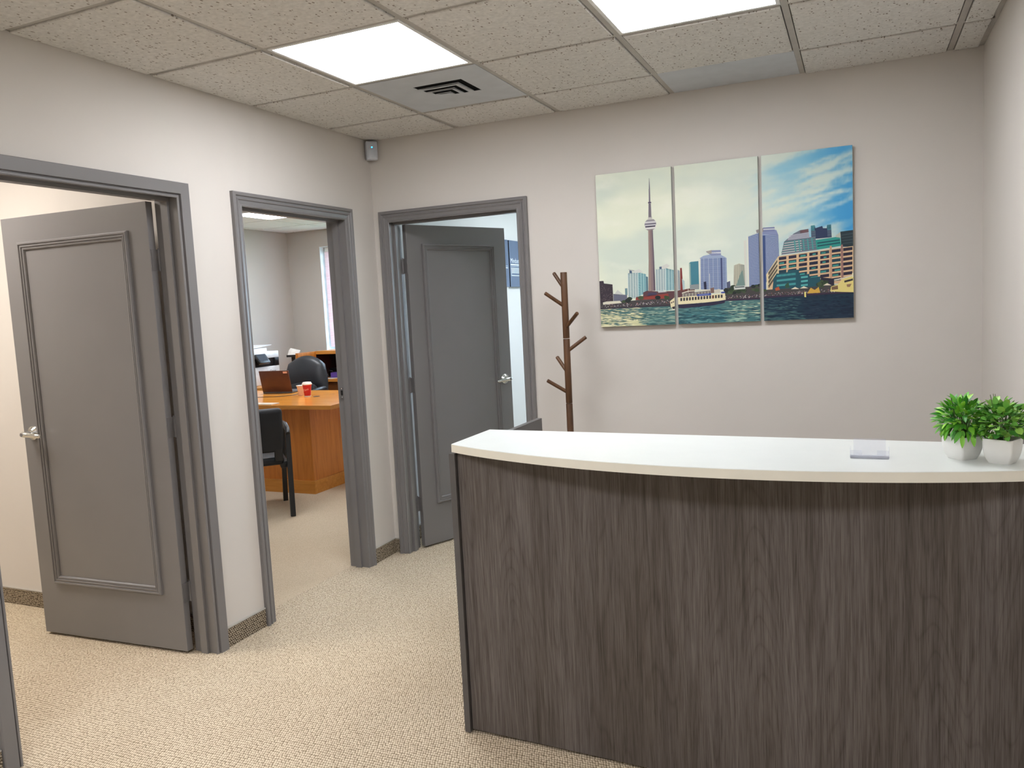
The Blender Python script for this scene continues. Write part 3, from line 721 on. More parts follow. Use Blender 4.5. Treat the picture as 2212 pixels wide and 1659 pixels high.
# tall tower with the pod
sh([(480, 758), (516, 756), (526, 960), (538, 1246), (482, 1250), (484, 1000)], (134, 116, 116)); sh([(480, 758), (492, 757), (500, 1000), (504, 1248), (482, 1250), (484, 1000)], (164, 142, 134)); sh([(508, 757), (516, 756), (526, 960), (538, 1246), (524, 1247), (514, 960)], (104, 92, 104))
sh([(486, 350), (488, 350), (494, 440), (486, 440)], (96, 92, 110)); sh([(484, 436), (494, 436), (498, 540), (485, 540)], (128, 122, 132)); sh([(479, 539), (504, 538), (503, 550), (480, 552)], (92, 84, 104)); sh([(483, 552), (501, 552), (506, 662), (482, 662)], (120, 112, 122))
sh([(479, 660), (510, 656), (512, 676), (478, 680)], (196, 194, 188)); sh([(470, 682), (524, 676), (538, 692), (456, 698)], (150, 146, 150)); sh([(455, 698), (540, 690), (543, 704), (452, 712)], (206, 204, 204)); sh([(452, 712), (543, 704), (544, 716), (451, 724)], (110, 104, 118)); sh([(451, 722), (544, 714), (542, 726), (452, 734)], (188, 186, 190)); sh([(456, 734), (538, 726), (536, 736), (458, 744)], (60, 54, 72))
sh([(455, 744), (542, 734), (538, 750), (516, 762), (478, 766), (458, 756)], (214, 212, 208)); sh([(462, 757), (534, 752), (516, 762), (478, 766)], (150, 142, 142))
# chimney and middle towers
sh([(734, 1066), (748, 1064), (760, 1244), (736, 1246)], (128, 56, 52)); sh([(748, 1150), (770, 1170), (772, 1244), (756, 1244)], (176, 196, 196)); sh([(715, 1246), (850, 1220), (852, 1246), (716, 1254)], (104, 64, 58))
sh([(805, 1026), (820, 1016), (880, 1010), (886, 1232), (812, 1236)], (74, 134, 148)); sh([(805, 1026), (816, 1030), (822, 1234), (812, 1236)], (150, 172, 160)); bands((816, 1030), (880, 1014), (886, 1200), (822, 1206), 16, .3, (56, 108, 126)); sh([(812, 1200), (886, 1192), (886, 1234), (812, 1238)], (140, 146, 146))
for (a, b, c, d, top) in [((886, 990), (1104, 984), (1110, 1238), (888, 1236), [(886, 990), (920, 968), (980, 956), (1050, 956), (1104, 984)])]:
    sh(top, (150, 164, 190)); sh([a, b, c, d], (108, 126, 166)); bands(a, b, c, d, 26, .42, (186, 198, 212)); bands(a, b, c, d, 26, .2, (72, 86, 130), .05, .95); cols(a, b, c, d, 6, .05, (206, 212, 214)); cols(a, b, c, d, 1, .05, (222, 222, 208)); sh([q4(a, b, c, d, .78, 0), q4(a, b, c, d, .84, 0), q4(a, b, c, d, .84, 1), q4(a, b, c, d, .78, 1)], (66, 74, 112))
sh([(940, 936), (985, 924), (1058, 922), (1060, 962), (985, 968)], (132, 140, 172)); sh([(940, 932), (986, 922), (986, 950), (962, 952)], (176, 168, 158)); sh([(985, 940), (1060, 938), (1060, 948), (985, 950)], (210, 212, 216))
sh([(1105, 1180), (1132, 1168), (1136, 1226), (1108, 1230)], (84, 90, 112))
sh([(1164, 1044), (1204, 1028), (1246, 1040), (1256, 1212), (1160, 1212)], (196, 194, 172)); cols((1164, 1044), (1214, 1032), (1216, 1208), (1164, 1212), 4, .4, (140, 136, 122)); bands((1210, 1040), (1246, 1042), (1256, 1206), (1214, 1206), 15, .5, (108, 118, 116)); sh([(1214, 1110), (1232, 1080), (1250, 1206), (1180, 1208)], (116, 140, 134))
sh([(1240, 850), (1262, 842), (1268, 1226), (1254, 1226)], (212, 212, 200))
for (a, b, c, d) in [((1266, 818), (1366, 782), (1378, 1232), (1276, 1236)), ((1366, 782), (1516, 800), (1524, 1000), (1380, 1250))]:
    sh([a, b, c, d], (104, 122, 164)); bands(a, b, c, d, 36, .45, (190, 200, 214)); bands(a, b, c, d, 36, .2, (64, 78, 124), .08, 1)
sh([(1386, 812), (1412, 806), (1420, 1240), (1396, 1252)], (58, 78, 124)); sh([(1266, 818), (1276, 814), (1286, 1236), (1276, 1236)], (220, 220, 206)); sh([(1356, 786), (1368, 780), (1378, 1232), (1368, 1234)], (70, 84, 128))
sh([(1386, 800), (1392, 770), (1500, 762), (1516, 802)], (130, 140, 176)); sh([(1338, 764), (1400, 744), (1400, 776), (1344, 786)], (140, 132, 132)); sh([(1396, 744), (1486, 738), (1490, 772), (1398, 778)], (120, 128, 164)); sh([(1396, 754), (1488, 750), (1488, 758), (1396, 762)], (206, 208, 212))
# right hand blocks
sh([(1775, 728), (1806, 724), (1812, 748), (1866, 730), (1872, 748), (1902, 748), (1904, 722), (1936, 718), (1942, 820), (1780, 836)], (46, 58, 88)); sh([(1775, 728), (1806, 724), (1806, 766), (1778, 770)], (74, 140, 150)); sh([(1904, 722), (1936, 718), (1938, 760), (1906, 762)], (70, 132, 144)); bands((1778, 770), (1812, 768), (1814, 830), (1782, 834), 8, .5, (104, 120, 132)); bands((1906, 762), (1938, 760), (1942, 816), (1908, 818), 7, .5, (96, 114, 130))
sh([(1540, 960), (1562, 856), (1602, 822), (1640, 790), (1690, 764), (1754, 754), (1764, 820), (1812, 818), (1822, 920)], (112, 118, 132)); sh([(1686, 768), (1756, 754), (1758, 778), (1692, 790)], (110, 84, 88))
bands((1600, 806), (1760, 782), (1764, 826), (1590, 846), 4, .5, (196, 196, 206))
bands((1566, 856), (1812, 824), (1822, 918), (1536, 956), 5, .42, (74, 122, 126)); bands((1566, 866), (1700, 846), (1704, 940), (1540, 960), 5, .28, (206, 202, 196)); cols((1640, 846), (1812, 824), (1822, 914), (1650, 936), 5, .3, (78, 150, 150))
sh([(1812, 842), (2006, 814), (2018, 888), (1822, 920)], (48, 146, 136)); bands((1826, 862), (2006, 836), (2010, 880), (1830, 908), 2, .5, (32, 84, 92))
sh([(1972, 806), (2012, 778), (2016, 824), (1976, 820)], (188, 190, 176)); sh([(2010, 776), (2112, 762), (2120, 896), (2018, 896)], (40, 54, 62)); bands((2020, 800), (2112, 786), (2118, 880), (2022, 890), 4, .3, (58, 74, 80))
sh([(1420, 1118), (1515, 972), (2125, 888), (2126, 1190), (1960, 1190), (1430, 1242)], (212, 178, 140))
sh([(1420, 1118), (1515, 972), (1520, 1100), (1432, 1242)], (222, 206, 164))
for k in range(4): sh([(1436, 1112+k*34-10), (1508, 1000+k*34), (1510, 1016+k*34), (1440, 1126+k*34)], (92, 84, 74))
CX = [(1521, 1580), (1599, 1660), (1680, 1745), (1763, 1831), (1850, 1921), (1941, 2013), (2033, 2106)]
for ci, (xa, xb) in enumerate(CX):
    for r in range(7):
        ya = 980-(xa-1521)*.142+r*(35+ci*.6); yb = 980-(xb-1521)*.142+r*(35+ci*.6); hh = 24
        if ci < 2 and r > 3: continue
        cc = [(38, 40, 62), (34, 62, 76), (44, 40, 60)][rs.randrange(3)] if ci < 6 else (44, 40, 58)
        sh([(xa, ya), (xb, yb), (xb, yb+hh), (xa, ya+hh)], cc)
        if ci < 6 and rs.random() < .62:
            f0 = rs.uniform(0, .4); f1 = rs.uniform(.6, 1); m0, m1 = xa+(xb-xa)*f0, xa+(xb-xa)*f1; sh([(m0, ya+9-(m0-xa)*.14), (m1, ya+9-(m1-xa)*.14), (m1, ya+21-(m1-xa)*.14), (m0, ya+21-(m0-xa)*.14)], (62, 150, 142))
sh([(1926, 890), (1942, 888), (1946, 1170), (1928, 1172)], (190, 150, 122)); sh([(2014, 880), (2030, 878), (2036, 1150), (2018, 1152)], (150, 112, 104))
sh([(1478, 1150), (1500, 1112), (1590, 1098), (1592, 1080), (1680, 1078), (1684, 1122), (1762, 1112), (1768, 1142), (1850, 1132), (1854, 1214), (1470, 1240)], (34, 82, 94))
for k in range(3): bands((1500, 1122+k*38), (1672, 1100+k*40), (1672, 1132+k*40), (1500, 1150+k*38), 1, .55, (70, 148, 150), .02, .9); bands((1690, 1134+k*32), (1758, 1126+k*32), (1758, 1150+k*32), (1690, 1158+k*32), 1, .6, (88, 170, 168), .1, .9)
sh([(1854, 1140), (1960, 1150), (1962, 1220), (1854, 1222)], (42, 38, 56))
# shore, trees and people
for pts in ([(104, 1344), (260, 1330), (660, 1308), (716, 1300), (720, 1366), (104, 1392)], [(1090, 1224), (1240, 1216), (1385, 1210), (1400, 1230), (1410, 1300), (1090, 1324)], [(1395, 1240), (1700, 1222), (1960, 1200), (2126, 1180), (2126, 1258), (1400, 1300)]): sh(pts, (70, 66, 66))
sh([(120, 1340), (150, 1332), (255, 1326), (270, 1344), (122, 1358)], (214, 210, 190))
for k in range(60):
    a = rs.choice([rs.uniform(280, 650), rs.uniform(1090, 1250), rs.uniform(1090, 1250), rs.uniform(1310, 1420), rs.uniform(1840, 1900)]); b = 1352-(a-100)*.062-(rs.uniform(6, 30) if a < 700 else rs.uniform(24, 76)); r = rs.uniform(10, 22)
    sh([(a+r*math.cos(t)*1.2, b+r*math.sin(t)*.8) for t in [x*PI/4 for x in range(8)]], rs.choice([(44, 58, 44), (58, 76, 50), (36, 44, 42), (70, 86, 58)]))
sh([(1162, 1212), (1252, 1204), (1254, 1232), (1165, 1238)], (200, 202, 196)); bands((1166, 1214), (1250, 1208), (1252, 1230), (1168, 1236), 1, .5, (110, 118, 118), .05, .95)
for k in range(620):
    a = rs.uniform(110, 2100)
    if 690 < a < 1090: continue
    b = 1392-(a-60)*.068-rs.uniform(8, 34); sz = rs.uniform(2, 5)
    sh([(a, b), (a+sz, b), (a+sz, b+sz*1.4), (a, b+sz*1.4)], rs.choice([(206, 200, 196), (150, 130, 140), (176, 112, 104), (98, 88, 104), (226, 222, 214), (60, 54, 64), (120, 110, 130)]))
sh([(95, 1384), (705, 1354), (705, 1364), (95, 1394)], (62, 56, 66)); sh([(1090, 1314), (1385, 1302), (1405, 1290), (2126, 1248), (2126, 1262), (1405, 1304), (1385, 1314), (1090, 1328)], (58, 46, 66))
for a, b in ((1650, 1226), (1720, 1220), (1905, 1196)): sh([(a-32, b+8), (a, b-10), (a+34, b+6)], (226, 216, 190))
sh([(1490, 1226), (1520, 1214), (1530, 1240), (1496, 1246)], (170, 84, 54)); sh([(1570, 1200), (1598, 1176), (1606, 1222), (1574, 1226)], (52, 84, 66))
sh([(1745, 1268), (1775, 1222), (1806, 1240), (1838, 1216), (1850, 1262)], (206, 164, 72)); sh([(1723, 1256), (1736, 1254), (1738, 1298), (1724, 1296)], (232, 220, 130))
# ferries
sh([(654, 1330), (704, 1288), (706, 1396), (674, 1392), (660, 1374)], (222, 212, 172)); sh([(668, 1376), (706, 1366), (706, 1400), (680, 1396)], (50, 44, 56)); sh([(640, 1400), (704, 1388), (705, 1400), (644, 1404)], (222, 226, 204))
for k in range(3): sh([(662+k*14, 1336-k*6), (672+k*14, 1334-k*6), (672+k*14, 1346-k*6), (662+k*14, 1348-k*6)], (108, 92, 86))
sh([(716, 1300), (760, 1294), (1000, 1274), (1092, 1266), (1098, 1318), (1040, 1330), (720, 1358)], (226, 216, 176))
sh([(720, 1356), (900, 1344), (1040, 1328), (1096, 1318), (1088, 1344), (1010, 1360), (760, 1386), (722, 1384)], (48, 44, 66))
for k in range(15):
    a = 736+k*23; b = 1306-(a-716)*.083; sh([(a, b), (a+15, b-1.2), (a+15, b+24), (a, b+25)], (66, 62, 66) if k != 11 else (104, 60, 50))
sh([(748, 1262), (800, 1246), (975, 1236), (978, 1242), (800, 1254), (750, 1270)], (214, 208, 186)); sh([(750, 1268), (975, 1244), (978, 1276), (752, 1296)], (126, 118, 112))
for k in range(9): sh([(756+k*25, 1272-k*2.6), (760+k*25, 1272-k*2.6), (760+k*25, 1294-k*2.2), (756+k*25, 1294-k*2.2)], (206, 200, 184))
sh([(868, 1274), (980, 1264), (982, 1282), (870, 1290)], (52, 72, 150)); bands((884, 1278), (966, 1270), (966, 1278), (884, 1286), 1, .5, (150, 164, 206), 0, 1); sh([(1060, 1256), (1090, 1252), (1090, 1266), (1062, 1268)], (60, 78, 150))
sh([(922, 1176), (942, 1172), (946, 1234), (926, 1236)], (40, 42, 66)); sh([(796, 1150), (799, 1150), (801, 1262), (798, 1262)], (220, 218, 204)); sh([(967, 1110), (970, 1110), (973, 1240), (970, 1240)], (222, 220, 208)); sh([(975, 1226), (1004, 1220), (1006, 1264), (978, 1266)], (122, 96, 88)); sh([(1006, 1240), (1050, 1232), (1056, 1262), (1008, 1268)], (206, 200, 182))
sh([(1930, 1252), (1936, 1214), (1990, 1196), (2030, 1150), (2112, 1128), (2126, 1140), (2126, 1258), (2030, 1256)], (226, 208, 130)); sh([(2040, 1166), (2110, 1148), (2110, 1164), (2044, 1182)], (60, 54, 60)); sh([(1960, 1158), (2040, 1140), (2110, 1120), (2112, 1128), (2040, 1150), (1962, 1166)], (214, 208, 190)); sh([(2104, 1106), (2116, 1104), (2118, 1136), (2106, 1138)], (236, 230, 196)); sh([(2060, 1196), (2100, 1190), (2086, 1216), (2064, 1216)], (150, 116, 90)); sh([(1940, 1216), (1990, 1204), (1992, 1234), (1942, 1240)], (120, 92, 70))
def smooth(a, b, x): t = max(0, min(1, (x-a)/(b-a))); return t*t*(3-2*t)
def sky(x, z):
    fx = (x-1.393)/1.236; fz = (z-CZ0)/(CZ1-CZ0)
    n = noise.fractal(Vector((fx*3.2+fz*1.4, fz*4.6-fx*1.2, .7)), .9, 2.1, 6)*.5+.5
    n2 = noise.fractal(Vector((fx*2+4, fz*2.4, 3.1)), 1, 2, 4)*.5+.5
    st = noise.fractal(Vector(((fx+fz*.55)*3.0, (fz-fx*.42)*11, 9.0)), .8, 2.1, 5)*.5+.5
    c0 = (226, 230, 208); c1 = (206, 216, 202); c2 = (238, 238, 222)
    t = smooth(.3, .7, n2); c = [c0[i]*(1-t)+c1[i]*t for i in range(3)]; t = smooth(.55, .95, n)*.6; c = [c[i]*(1-t)+c2[i]*t for i in range(3)]
    t = smooth(.25, .62, fx)*.35; c = [c[i]*(1-t)+(214, 224, 216)[i]*t for i in range(3)]
    blue = smooth(.64, 1.02, fx+.12*(fz-.6)+.24*(.5-st))*smooth(.25, .5, fz+.35*(fx-.8))
    blue = min(1, blue*.95)*(1-.8*smooth(.36, .74, st))
    blue += smooth(.92, .99, fx)*smooth(.42, .5, fz)*(1-smooth(.62, .72, fz))*.7
    blue = max(0, min(1, blue)); t = smooth(.8, 1, fx); bl = tuple((118, 184, 214)[i]*(1-t)+(66, 154, 208)[i]*t for i in range(3))
    return tuple(c[i]*(1-blue)+bl[i]*blue for i in range(3))
CLAB = ['left canvas of the skyline print, showing the tall needle tower', 'middle canvas of the skyline print, showing the round towers and ferry', 'right canvas of the skyline print, showing blue sky and the tan waterfront block']
for k, (xa, xb) in enumerate(CANV):
    cv = tag(empty('canvas_print', ((xa+xb)/2, 0, CZ0)), CLAB[k], 'picture', 'three panel skyline print on the back wall')
    bx('stretched_canvas', 'canvas_side', xa, xb, -.025, -.001, CZ0, CZ1, cv, .0015)
    nx, nz = 56, 84; vs, fs, cl = [], [], []
    for j in range(nz+1):
        for i in range(nx+1):
            x, z = xa+.001+(xb-xa-.002)*i/nx, CZ0+.001+(CZ1-CZ0-.002)*j/nz; vs.append((x, -.0256, z)); cl.append(sky(x, z))
    for j in range(nz):
        for i in range(nx): b = j*(nx+1)+i; fs.append((b, b+1, b+nx+2, b+nx+1))
    for n_, (poly, c) in enumerate(SHAPES):
        pl = clip(poly, xa+.001, xb-.001, CZ0+.001, CZ1-.001)
        if len(pl) < 3: continue
        b = len(vs); yy = -.0257-n_*4e-7
        ar = sum(pl[i-1][0]*pl[i][1]-pl[i][0]*pl[i-1][1] for i in range(len(pl)))
        if ar < 0: pl = pl[::-1]
        for x, z in pl: vs.append((x, yy, z)); cl.append(c)
        fs.append(tuple(range(b, b+len(pl))))
    me = bpy.data.meshes.new('print'); me.from_pydata(vs, [], fs); me.materials.append(MATS['print_ink'])
    ca = me.color_attributes.new('ink', 'FLOAT_COLOR', 'POINT')
    for i, c in enumerate(cl): ca.data[i].color = rgba(c)
    o = bpy.data.objects.new('print', me); C.objects.link(o); attach(o, cv)

# ------------------------------------------------------------------ posters in the meeting room
def poster(y0, y1, label, heading, bars):
    P = tag(empty('wall_poster', (0, (y0+y1)/2, 1.645)), label, 'poster', 'navy posters in the meeting room')
    bx('panel', 'poster_side', .001, .022, y0, y1, 1.645, 2.026, P); bx('face', 'poster_navy', .022, .0228, y0, y1, 1.645, 2.026, P)
    base = Matrix(((0, 0, 1, .0232), (1, 0, 0, 0), (0, 1, 0, 0), (0, 0, 0, 1)))
    for t, size, yy, z in heading: text_mesh('heading', t, size, 'ink_white', Matrix.Translation((0, yy, z)) @ base, P)
    for ya, yb, z, h in bars: bx('text_line', 'ink_white', .0228, .0231, ya, yb, z, z+h, P)     # print too small to read
    return P
poster(1.52, 1.926, 'navy poster half hidden by the edge of the open door', [], [(1.60, 1.845, 1.842, .005), (1.60, 1.905, 1.812, .003), (1.60, 1.905, 1.796, .006)])
poster(1.947, 2.36, 'navy poster with white heading text, right of its twin', [('Mindset', .056, 1.963, 1.842)], [(1.965, 2.20, 1.823, .010), (1.965, 2.30, 1.813, .003), (1.967, 2.27, 1.795, .006), (1.967, 2.29, 1.783, .006), (1.967, 2.26, 1.771, .006), (1.967, 2.28, 1.759, .006), (1.970, 1.982, 1.747, .006), (1.970, 2.22, 1.735, .006)])

# ------------------------------------------------------------------ office furniture
od = tag(empty('office_desk', (-2.2, 1.6, 0)), 'honey coloured wooden desk with a glossy top in the office', 'desk')
bm = prism(BM(), [(-3.05, 1.135), (-1.267, 1.135), (-1.287, 1.32), (-1.287, 2.24), (-3.05, 2.24)], .727, .760)
for f in bm.faces:
    f.normal_update()
    if abs(f.normal.z) < .5: f.material_index = 1
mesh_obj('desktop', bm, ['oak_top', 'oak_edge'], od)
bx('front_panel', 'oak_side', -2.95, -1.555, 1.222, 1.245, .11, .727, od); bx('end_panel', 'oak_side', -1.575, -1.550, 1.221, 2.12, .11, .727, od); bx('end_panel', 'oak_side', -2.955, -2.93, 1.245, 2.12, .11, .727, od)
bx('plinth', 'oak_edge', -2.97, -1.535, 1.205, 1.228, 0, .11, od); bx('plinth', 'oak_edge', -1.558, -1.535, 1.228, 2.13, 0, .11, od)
bm = BM(); lathe(bm, [(.03, 0), (.03, .002), (.022, .003)], 20, (-1.87, 1.745, .7602)); mesh_obj('cable_grommet', bm, 'black_plastic', od)
# cups
def cup(name, loc, r0, r1, h, mat, label, lid):
    E = tag(empty(name, loc), label, 'cup'); bm = BM(); lathe(bm, [(r0-.002, 0), (r0, .004), (r1, h), (r1+.002, h), (r1+.002, h-.002), (r1-.002, h-.003), (r0-.002, .006)], 28); sub(mesh_obj('cup_wall', bm, mat, smooth=True), E)
    if lid:
        bm = BM(); lathe(bm, [(r1+.0035, h-.004), (r1+.005, h), (r1+.005, h+.006), (r1, h+.010), (r1-.004, h+.020), (r1-.008, h+.021), (r1-.010, h+.017)], 28); sub(mesh_obj('lid', bm, 'lid_white', smooth=True), E)
        bm = BM(); lathe(bm, [(r0-.0005, .001), (r0+.0008, .001), (r0+.0018, .008), (r0, .008)], 28); sub(mesh_obj('base_ring', bm, 'lid_white', smooth=True), E)
    else:
        bm = BM(); lathe(bm, [(r1-.001, h-.004), (r1+.0035, h-.003), (r1+.0035, h+.002), (r1-.001, h+.002)], 28); sub(mesh_obj('rim', bm, 'lid_white', smooth=True), E)
    return E
redcup = cup('paper_cup', (-1.968, 1.745, .7602), .029, .041, .112, 'cup_red', 'red lidded paper coffee cup with white lettering on the office desk', True)
cup('paper_cup', (-2.105, 1.83, .7602), .026, .040, .092, 'cup_cream', 'plain cream paper cup without lid behind the red cup', False)
ca_ = math.atan2(-4.083-1.745, 2.649+1.968)-.30
dv = Vector((math.cos(ca_), math.sin(ca_), 0)); sd = Vector((-dv.y, dv.x, 0))
Mtx = Matrix(((sd.x, 0, dv.x, -1.968+dv.x*.0372-sd.x*.026), (sd.y, 0, dv.y, 1.745+dv.y*.0372-sd.y*.026), (0, 1, 0, .808), (0, 0, 0, 1))) @ Matrix.Rotation(math.radians(18), 4, 'Z')
text_mesh('lettering', 'Tims', .027, 'ink_cream', Mtx, redcup, .2)
# laptop
lp = tag(empty('laptop', (-2.52, 1.99, .761)), 'open laptop with a brown lid on the office desk', 'laptop')
bm = BM(); box(bm, -.165, .165, 0, .235, 0, .016, .004); sub(mesh_obj('keyboard_base', bm, 'laptop_grey', smooth=True), lp)
bm = BM(); box(bm, -.165, .165, -.004, .004, 0, .215, .003, M=Matrix.Translation((0, .004, .012)) @ Matrix.Rotation(math.radians(12), 4, 'X')); lid = sub(mesh_obj('screen_lid', bm, 'laptop_brown', smooth=True), lp)
bm = BM(); box(bm, .105, .15, -.0052, -.0042, .188, .206, M=Matrix.Translation((0, .004, .012)) @ Matrix.Rotation(math.radians(12), 4, 'X')); o = mesh_obj('sticker', bm, 'sticker'); o.parent = lid
lp.rotation_euler = (0, 0, math.radians(6))
# notepad, cable, mouse pad
pd = tag(bx('paper_pad', 'paper_beige', -2.28, -1.88, 1.15, 1.25, .7602, .768, None, .001), 'beige paper pad on the front edge of the office desk', 'notepad')
bm = BM(); path_tube(bm, [(-2.75, 1.72, .7635), (-2.5, 1.66, .7635), (-2.3, 1.70, .7635), (-2.2, 1.80, .7635), (-2.22, 1.95, .7635)], .0028, 6); tag(mesh_obj('cable', bm, 'black_plastic'), 'thin dark cable lying across the glossy desk top', 'cable')
# executive chair
ec = tag(empty('office_chair', (-2.70, 2.64, 0), math.radians(6)), 'black leather office chair with a rounded back behind the desk', 'chair')
def pillow(bm, wx, hz, dy, nx=20, nz=16, power=2.6, pinch=.0, M=None, hole=None):
    def P(s, t, side):
        a = max(-1, min(1, s)); b = max(-1, min(1, t))
        x = a*math.sqrt(max(0, 1-b*b*.5*(.75 if b > 0 else .35))); z = b*math.sqrt(max(0, 1-a*a*.42*(1 if b > 0 else .35)))
        e = max(0, 1-max(abs(a), abs(b))**4)
        return Vector((x*wx, side*dy*(e**.45), z*hz))
    grid = {}
    for side in (-1, 1):
        for i in range(nx+1):
            for j in range(nz+1):
                s, t = -1+2*i/nx, -1+2*j/nz; ed = i in (0, nx) or j in (0, nz)
                key = (i, j, 0 if ed else side)
                if key not in grid:
                    p = P(s, t, side)
                    if hole and side < 0 and not ed: p.y += hole(s, t)
                    grid[key] = bm.verts.new(M @ p if M else p)
    G = lambda i, j, side: grid[(i, j, 0 if (i in (0, nx) or j in (0, nz)) else side)]
    for side in (-1, 1):
        for i in range(nx):
            for j in range(nz): bm.faces.new((G(i, j, side), G(i+1, j, side), G(i+1, j+1, side), G(i, j+1, side)))
    return bm
tilt = Matrix.Translation((0, .02, .735)) @ Matrix.Rotation(math.radians(-9), 4, 'X')
sub(mesh_obj('backrest', pillow(BM(), .258, .345, .075, 28, 26, M=tilt, hole=lambda s, t: -.022*math.exp(-((t-.42)/.32)**2)*(1-s*s) + .016*math.exp(-((t-.02)/.05)**2)*(1-s**4)), 'leather', smooth=True), ec)
sub(mesh_obj('lumbar_cushion', pillow(BM(), .19, .16, .05, 16, 12, M=Matrix.Translation((0, -.05, .66)) @ Matrix.Rotation(math.radians(-9), 4, 'X')), 'leather', smooth=True), ec)
sub(mesh_obj('seat', pillow(BM(), .27, .27, .06, 16, 16, M=Matrix.Translation((0, -.20, .47)) @ Matrix.Rotation(PI/2, 4, 'X')), 'leather', smooth=True), ec)
for s in (-1, 1):
    bm = BM(); path_tube(bm, [(s*.25, .0, .70), (s*.285, -.10, .735), (s*.295, -.24, .735), (s*.285, -.36, .72)], [.026, .032, .032, .022], 12); arm = sub(mesh_obj('armrest', bm, 'leather', smooth=True), ec)
    bm = BM(); path_tube(bm, [(s*.285, -.17, .70), (s*.285, -.17, .55), (s*.22, -.17, .44)], .018, 8); o = sub(mesh_obj('arm_bracket', bm, 'black_plastic', smooth=True), ec)
bm = BM(); tube(bm, (0, -.18, .10), (0, -.18, .42), .028); sub(mesh_obj('gas_column', bm, 'black_plastic', smooth=True), ec)
for k in range(5):
    a = PI/2+k*2*PI/5; bm = BM(); path_tube(bm, [(0, -.18, .11), (.15*math.cos(a), -.18+.15*math.sin(a), .09), (.29*math.cos(a), -.18+.29*math.sin(a), .07)], [.025, .02, .015], 8); ft = sub(mesh_obj('base_arm', bm, 'black_plastic', smooth=True), ec)
    bm = BM(); c0 = Vector((.29*math.cos(a), -.18+.29*math.sin(a), .03)); t0 = Vector((-math.sin(a), math.cos(a), 0))*.02; tube(bm, c0-t0, c0+t0, .03, .03, 14); o = mesh_obj('caster', bm, 'black_plastic'); o.parent = ft
# guest chair
gc = tag(empty('guest_chair', (-1.655, .585, 0), math.radians(45)), 'black armchair with straight legs in front of the office desk, cut by the door frame', 'chair')
def bar(bm, p0, p1, w, t):
    p0, p1 = Vector(p0), Vector(p1); d = (p1-p0).normalized(); s = Vector((1, 0, 0)); n = d.cross(s).normalized()
    vs = []
    for p in (p0, p1):
        for a, b in ((-1, -1), (1, -1), (1, 1), (-1, 1)): vs.append(bm.verts.new(p+s*a*t/2+n*b*w/2))
    for q in ((0, 1, 2, 3), (7, 6, 5, 4), (0, 4, 5, 1), (1, 5, 6, 2), (2, 6, 7, 3), (3, 7, 4, 0)): bm.faces.new([vs[i] for i in q])
    return bm
for s in (-1, 1):
    sub(mesh_obj('rear_leg', bar(BM(), (s*.272, -.292, 0), (s*.285, -.20, .635), .046, .036), 'black_plastic'), gc)
    sub(mesh_obj('front_leg', bar(BM(), (s*.272, .280, 0), (s*.285, .20, .635), .046, .036), 'black_plastic'), gc)
    bm = BM(); path_tube(bm, [(s*.285, -.235, .62), (s*.285, -.20, .648), (s*.285, .0, .662), (s*.285, .20, .65), (s*.285, .225, .63)], [.016, .02, .022, .02, .015], 10); sub(mesh_obj('armrest', bm, 'black_plastic', smooth=True), gc)
    bm = BM(); box(bm, s*.205-.03, s*.205+.03, -.262, -.238, .42, .66, .008); sub(mesh_obj('back_bracket', bm, 'black_plastic', smooth=True), gc)
    bm = BM(); box(bm, s*.245-.028, s*.245+.028, -.22, .22, .36, .41, .006); sub(mesh_obj('seat_rail', bm, 'black_plastic', smooth=True), gc)
bm = BM(); box(bm, -.245, .245, -.23, .26, .385, .45, .025, 3); sub(mesh_obj('seat', bm, 'chair_fabric', smooth=True), gc)
bm = BM(); box(bm, -.25, .25, -.035, .035, 0, .335, .03, 4, M=Matrix.Translation((0, -.225, .49)) @ Matrix.Rotation(math.radians(8), 4, 'X')); sub(mesh_obj('backrest', bm, 'chair_fabric', smooth=True), gc)
# credenza with hutch, an L along the back and left wall
cz = tag(empty('credenza', (-2.6, 3.4, 0)), 'cherry wood credenza with drawers along the back of the office', 'cabinet')
bx('credenza_top', 'oak_edge', -3.64, -1.75, 3.20, 3.68, .745, .775, cz); bx('body', 'dark_cherry', -3.62, -1.77, 3.24, 3.67, 0, .745, cz)
sw = tag(empty('side_cabinet', (-3.32, 2.75, 0)), 'low cherry wood cabinet along the left office wall under the printer', 'cabinet')
bx('cabinet_top', 'oak_edge', -3.64, -3.04, 2.30, 3.19, .745, .775, sw); bx('body', 'dark_cherry', -3.62, -3.07, 2.33, 3.19, 0, .745, sw)
for k in range(3):
    x = -2.98+k*.4; dr = bx('drawer', 'walnut', x, x+.39, 3.222, 3.24, .50, .735, cz); bm = BM(); tube(bm, (x+.195, 3.222, .63), (x+.195, 3.20, .63), .011, .014, 14); mesh_obj('knob', bm, 'chrome', dr, True)
    bx('drawer', 'walnut', x, x+.39, 3.222, 3.24, .06, .49, cz)
hu = tag(empty('hutch', (-2.4, 3.45, .776)), 'wooden shelf hutch standing on the credenza below the window', 'shelf')
bx('hutch_top', 'oak_edge', -3.0, -1.75, 3.25, 3.68, 1.055, 1.092, hu); bx('hutch_back', 'dark_cherry', -3.0, -1.77, 3.63, 3.67, .776, 1.055, hu); bx('hutch_side', 'dark_cherry', -1.79, -1.75, 3.27, 3.63, .776, 1.055, hu)
bx('hutch_end_panel', 'oak_side', -3.035, -3.0, 2.935, 3.25, .776, 1.09, hu); bx('hutch_side', 'dark_cherry', -3.035, -3.0, 3.25, 3.67, .776, 1.055, hu)
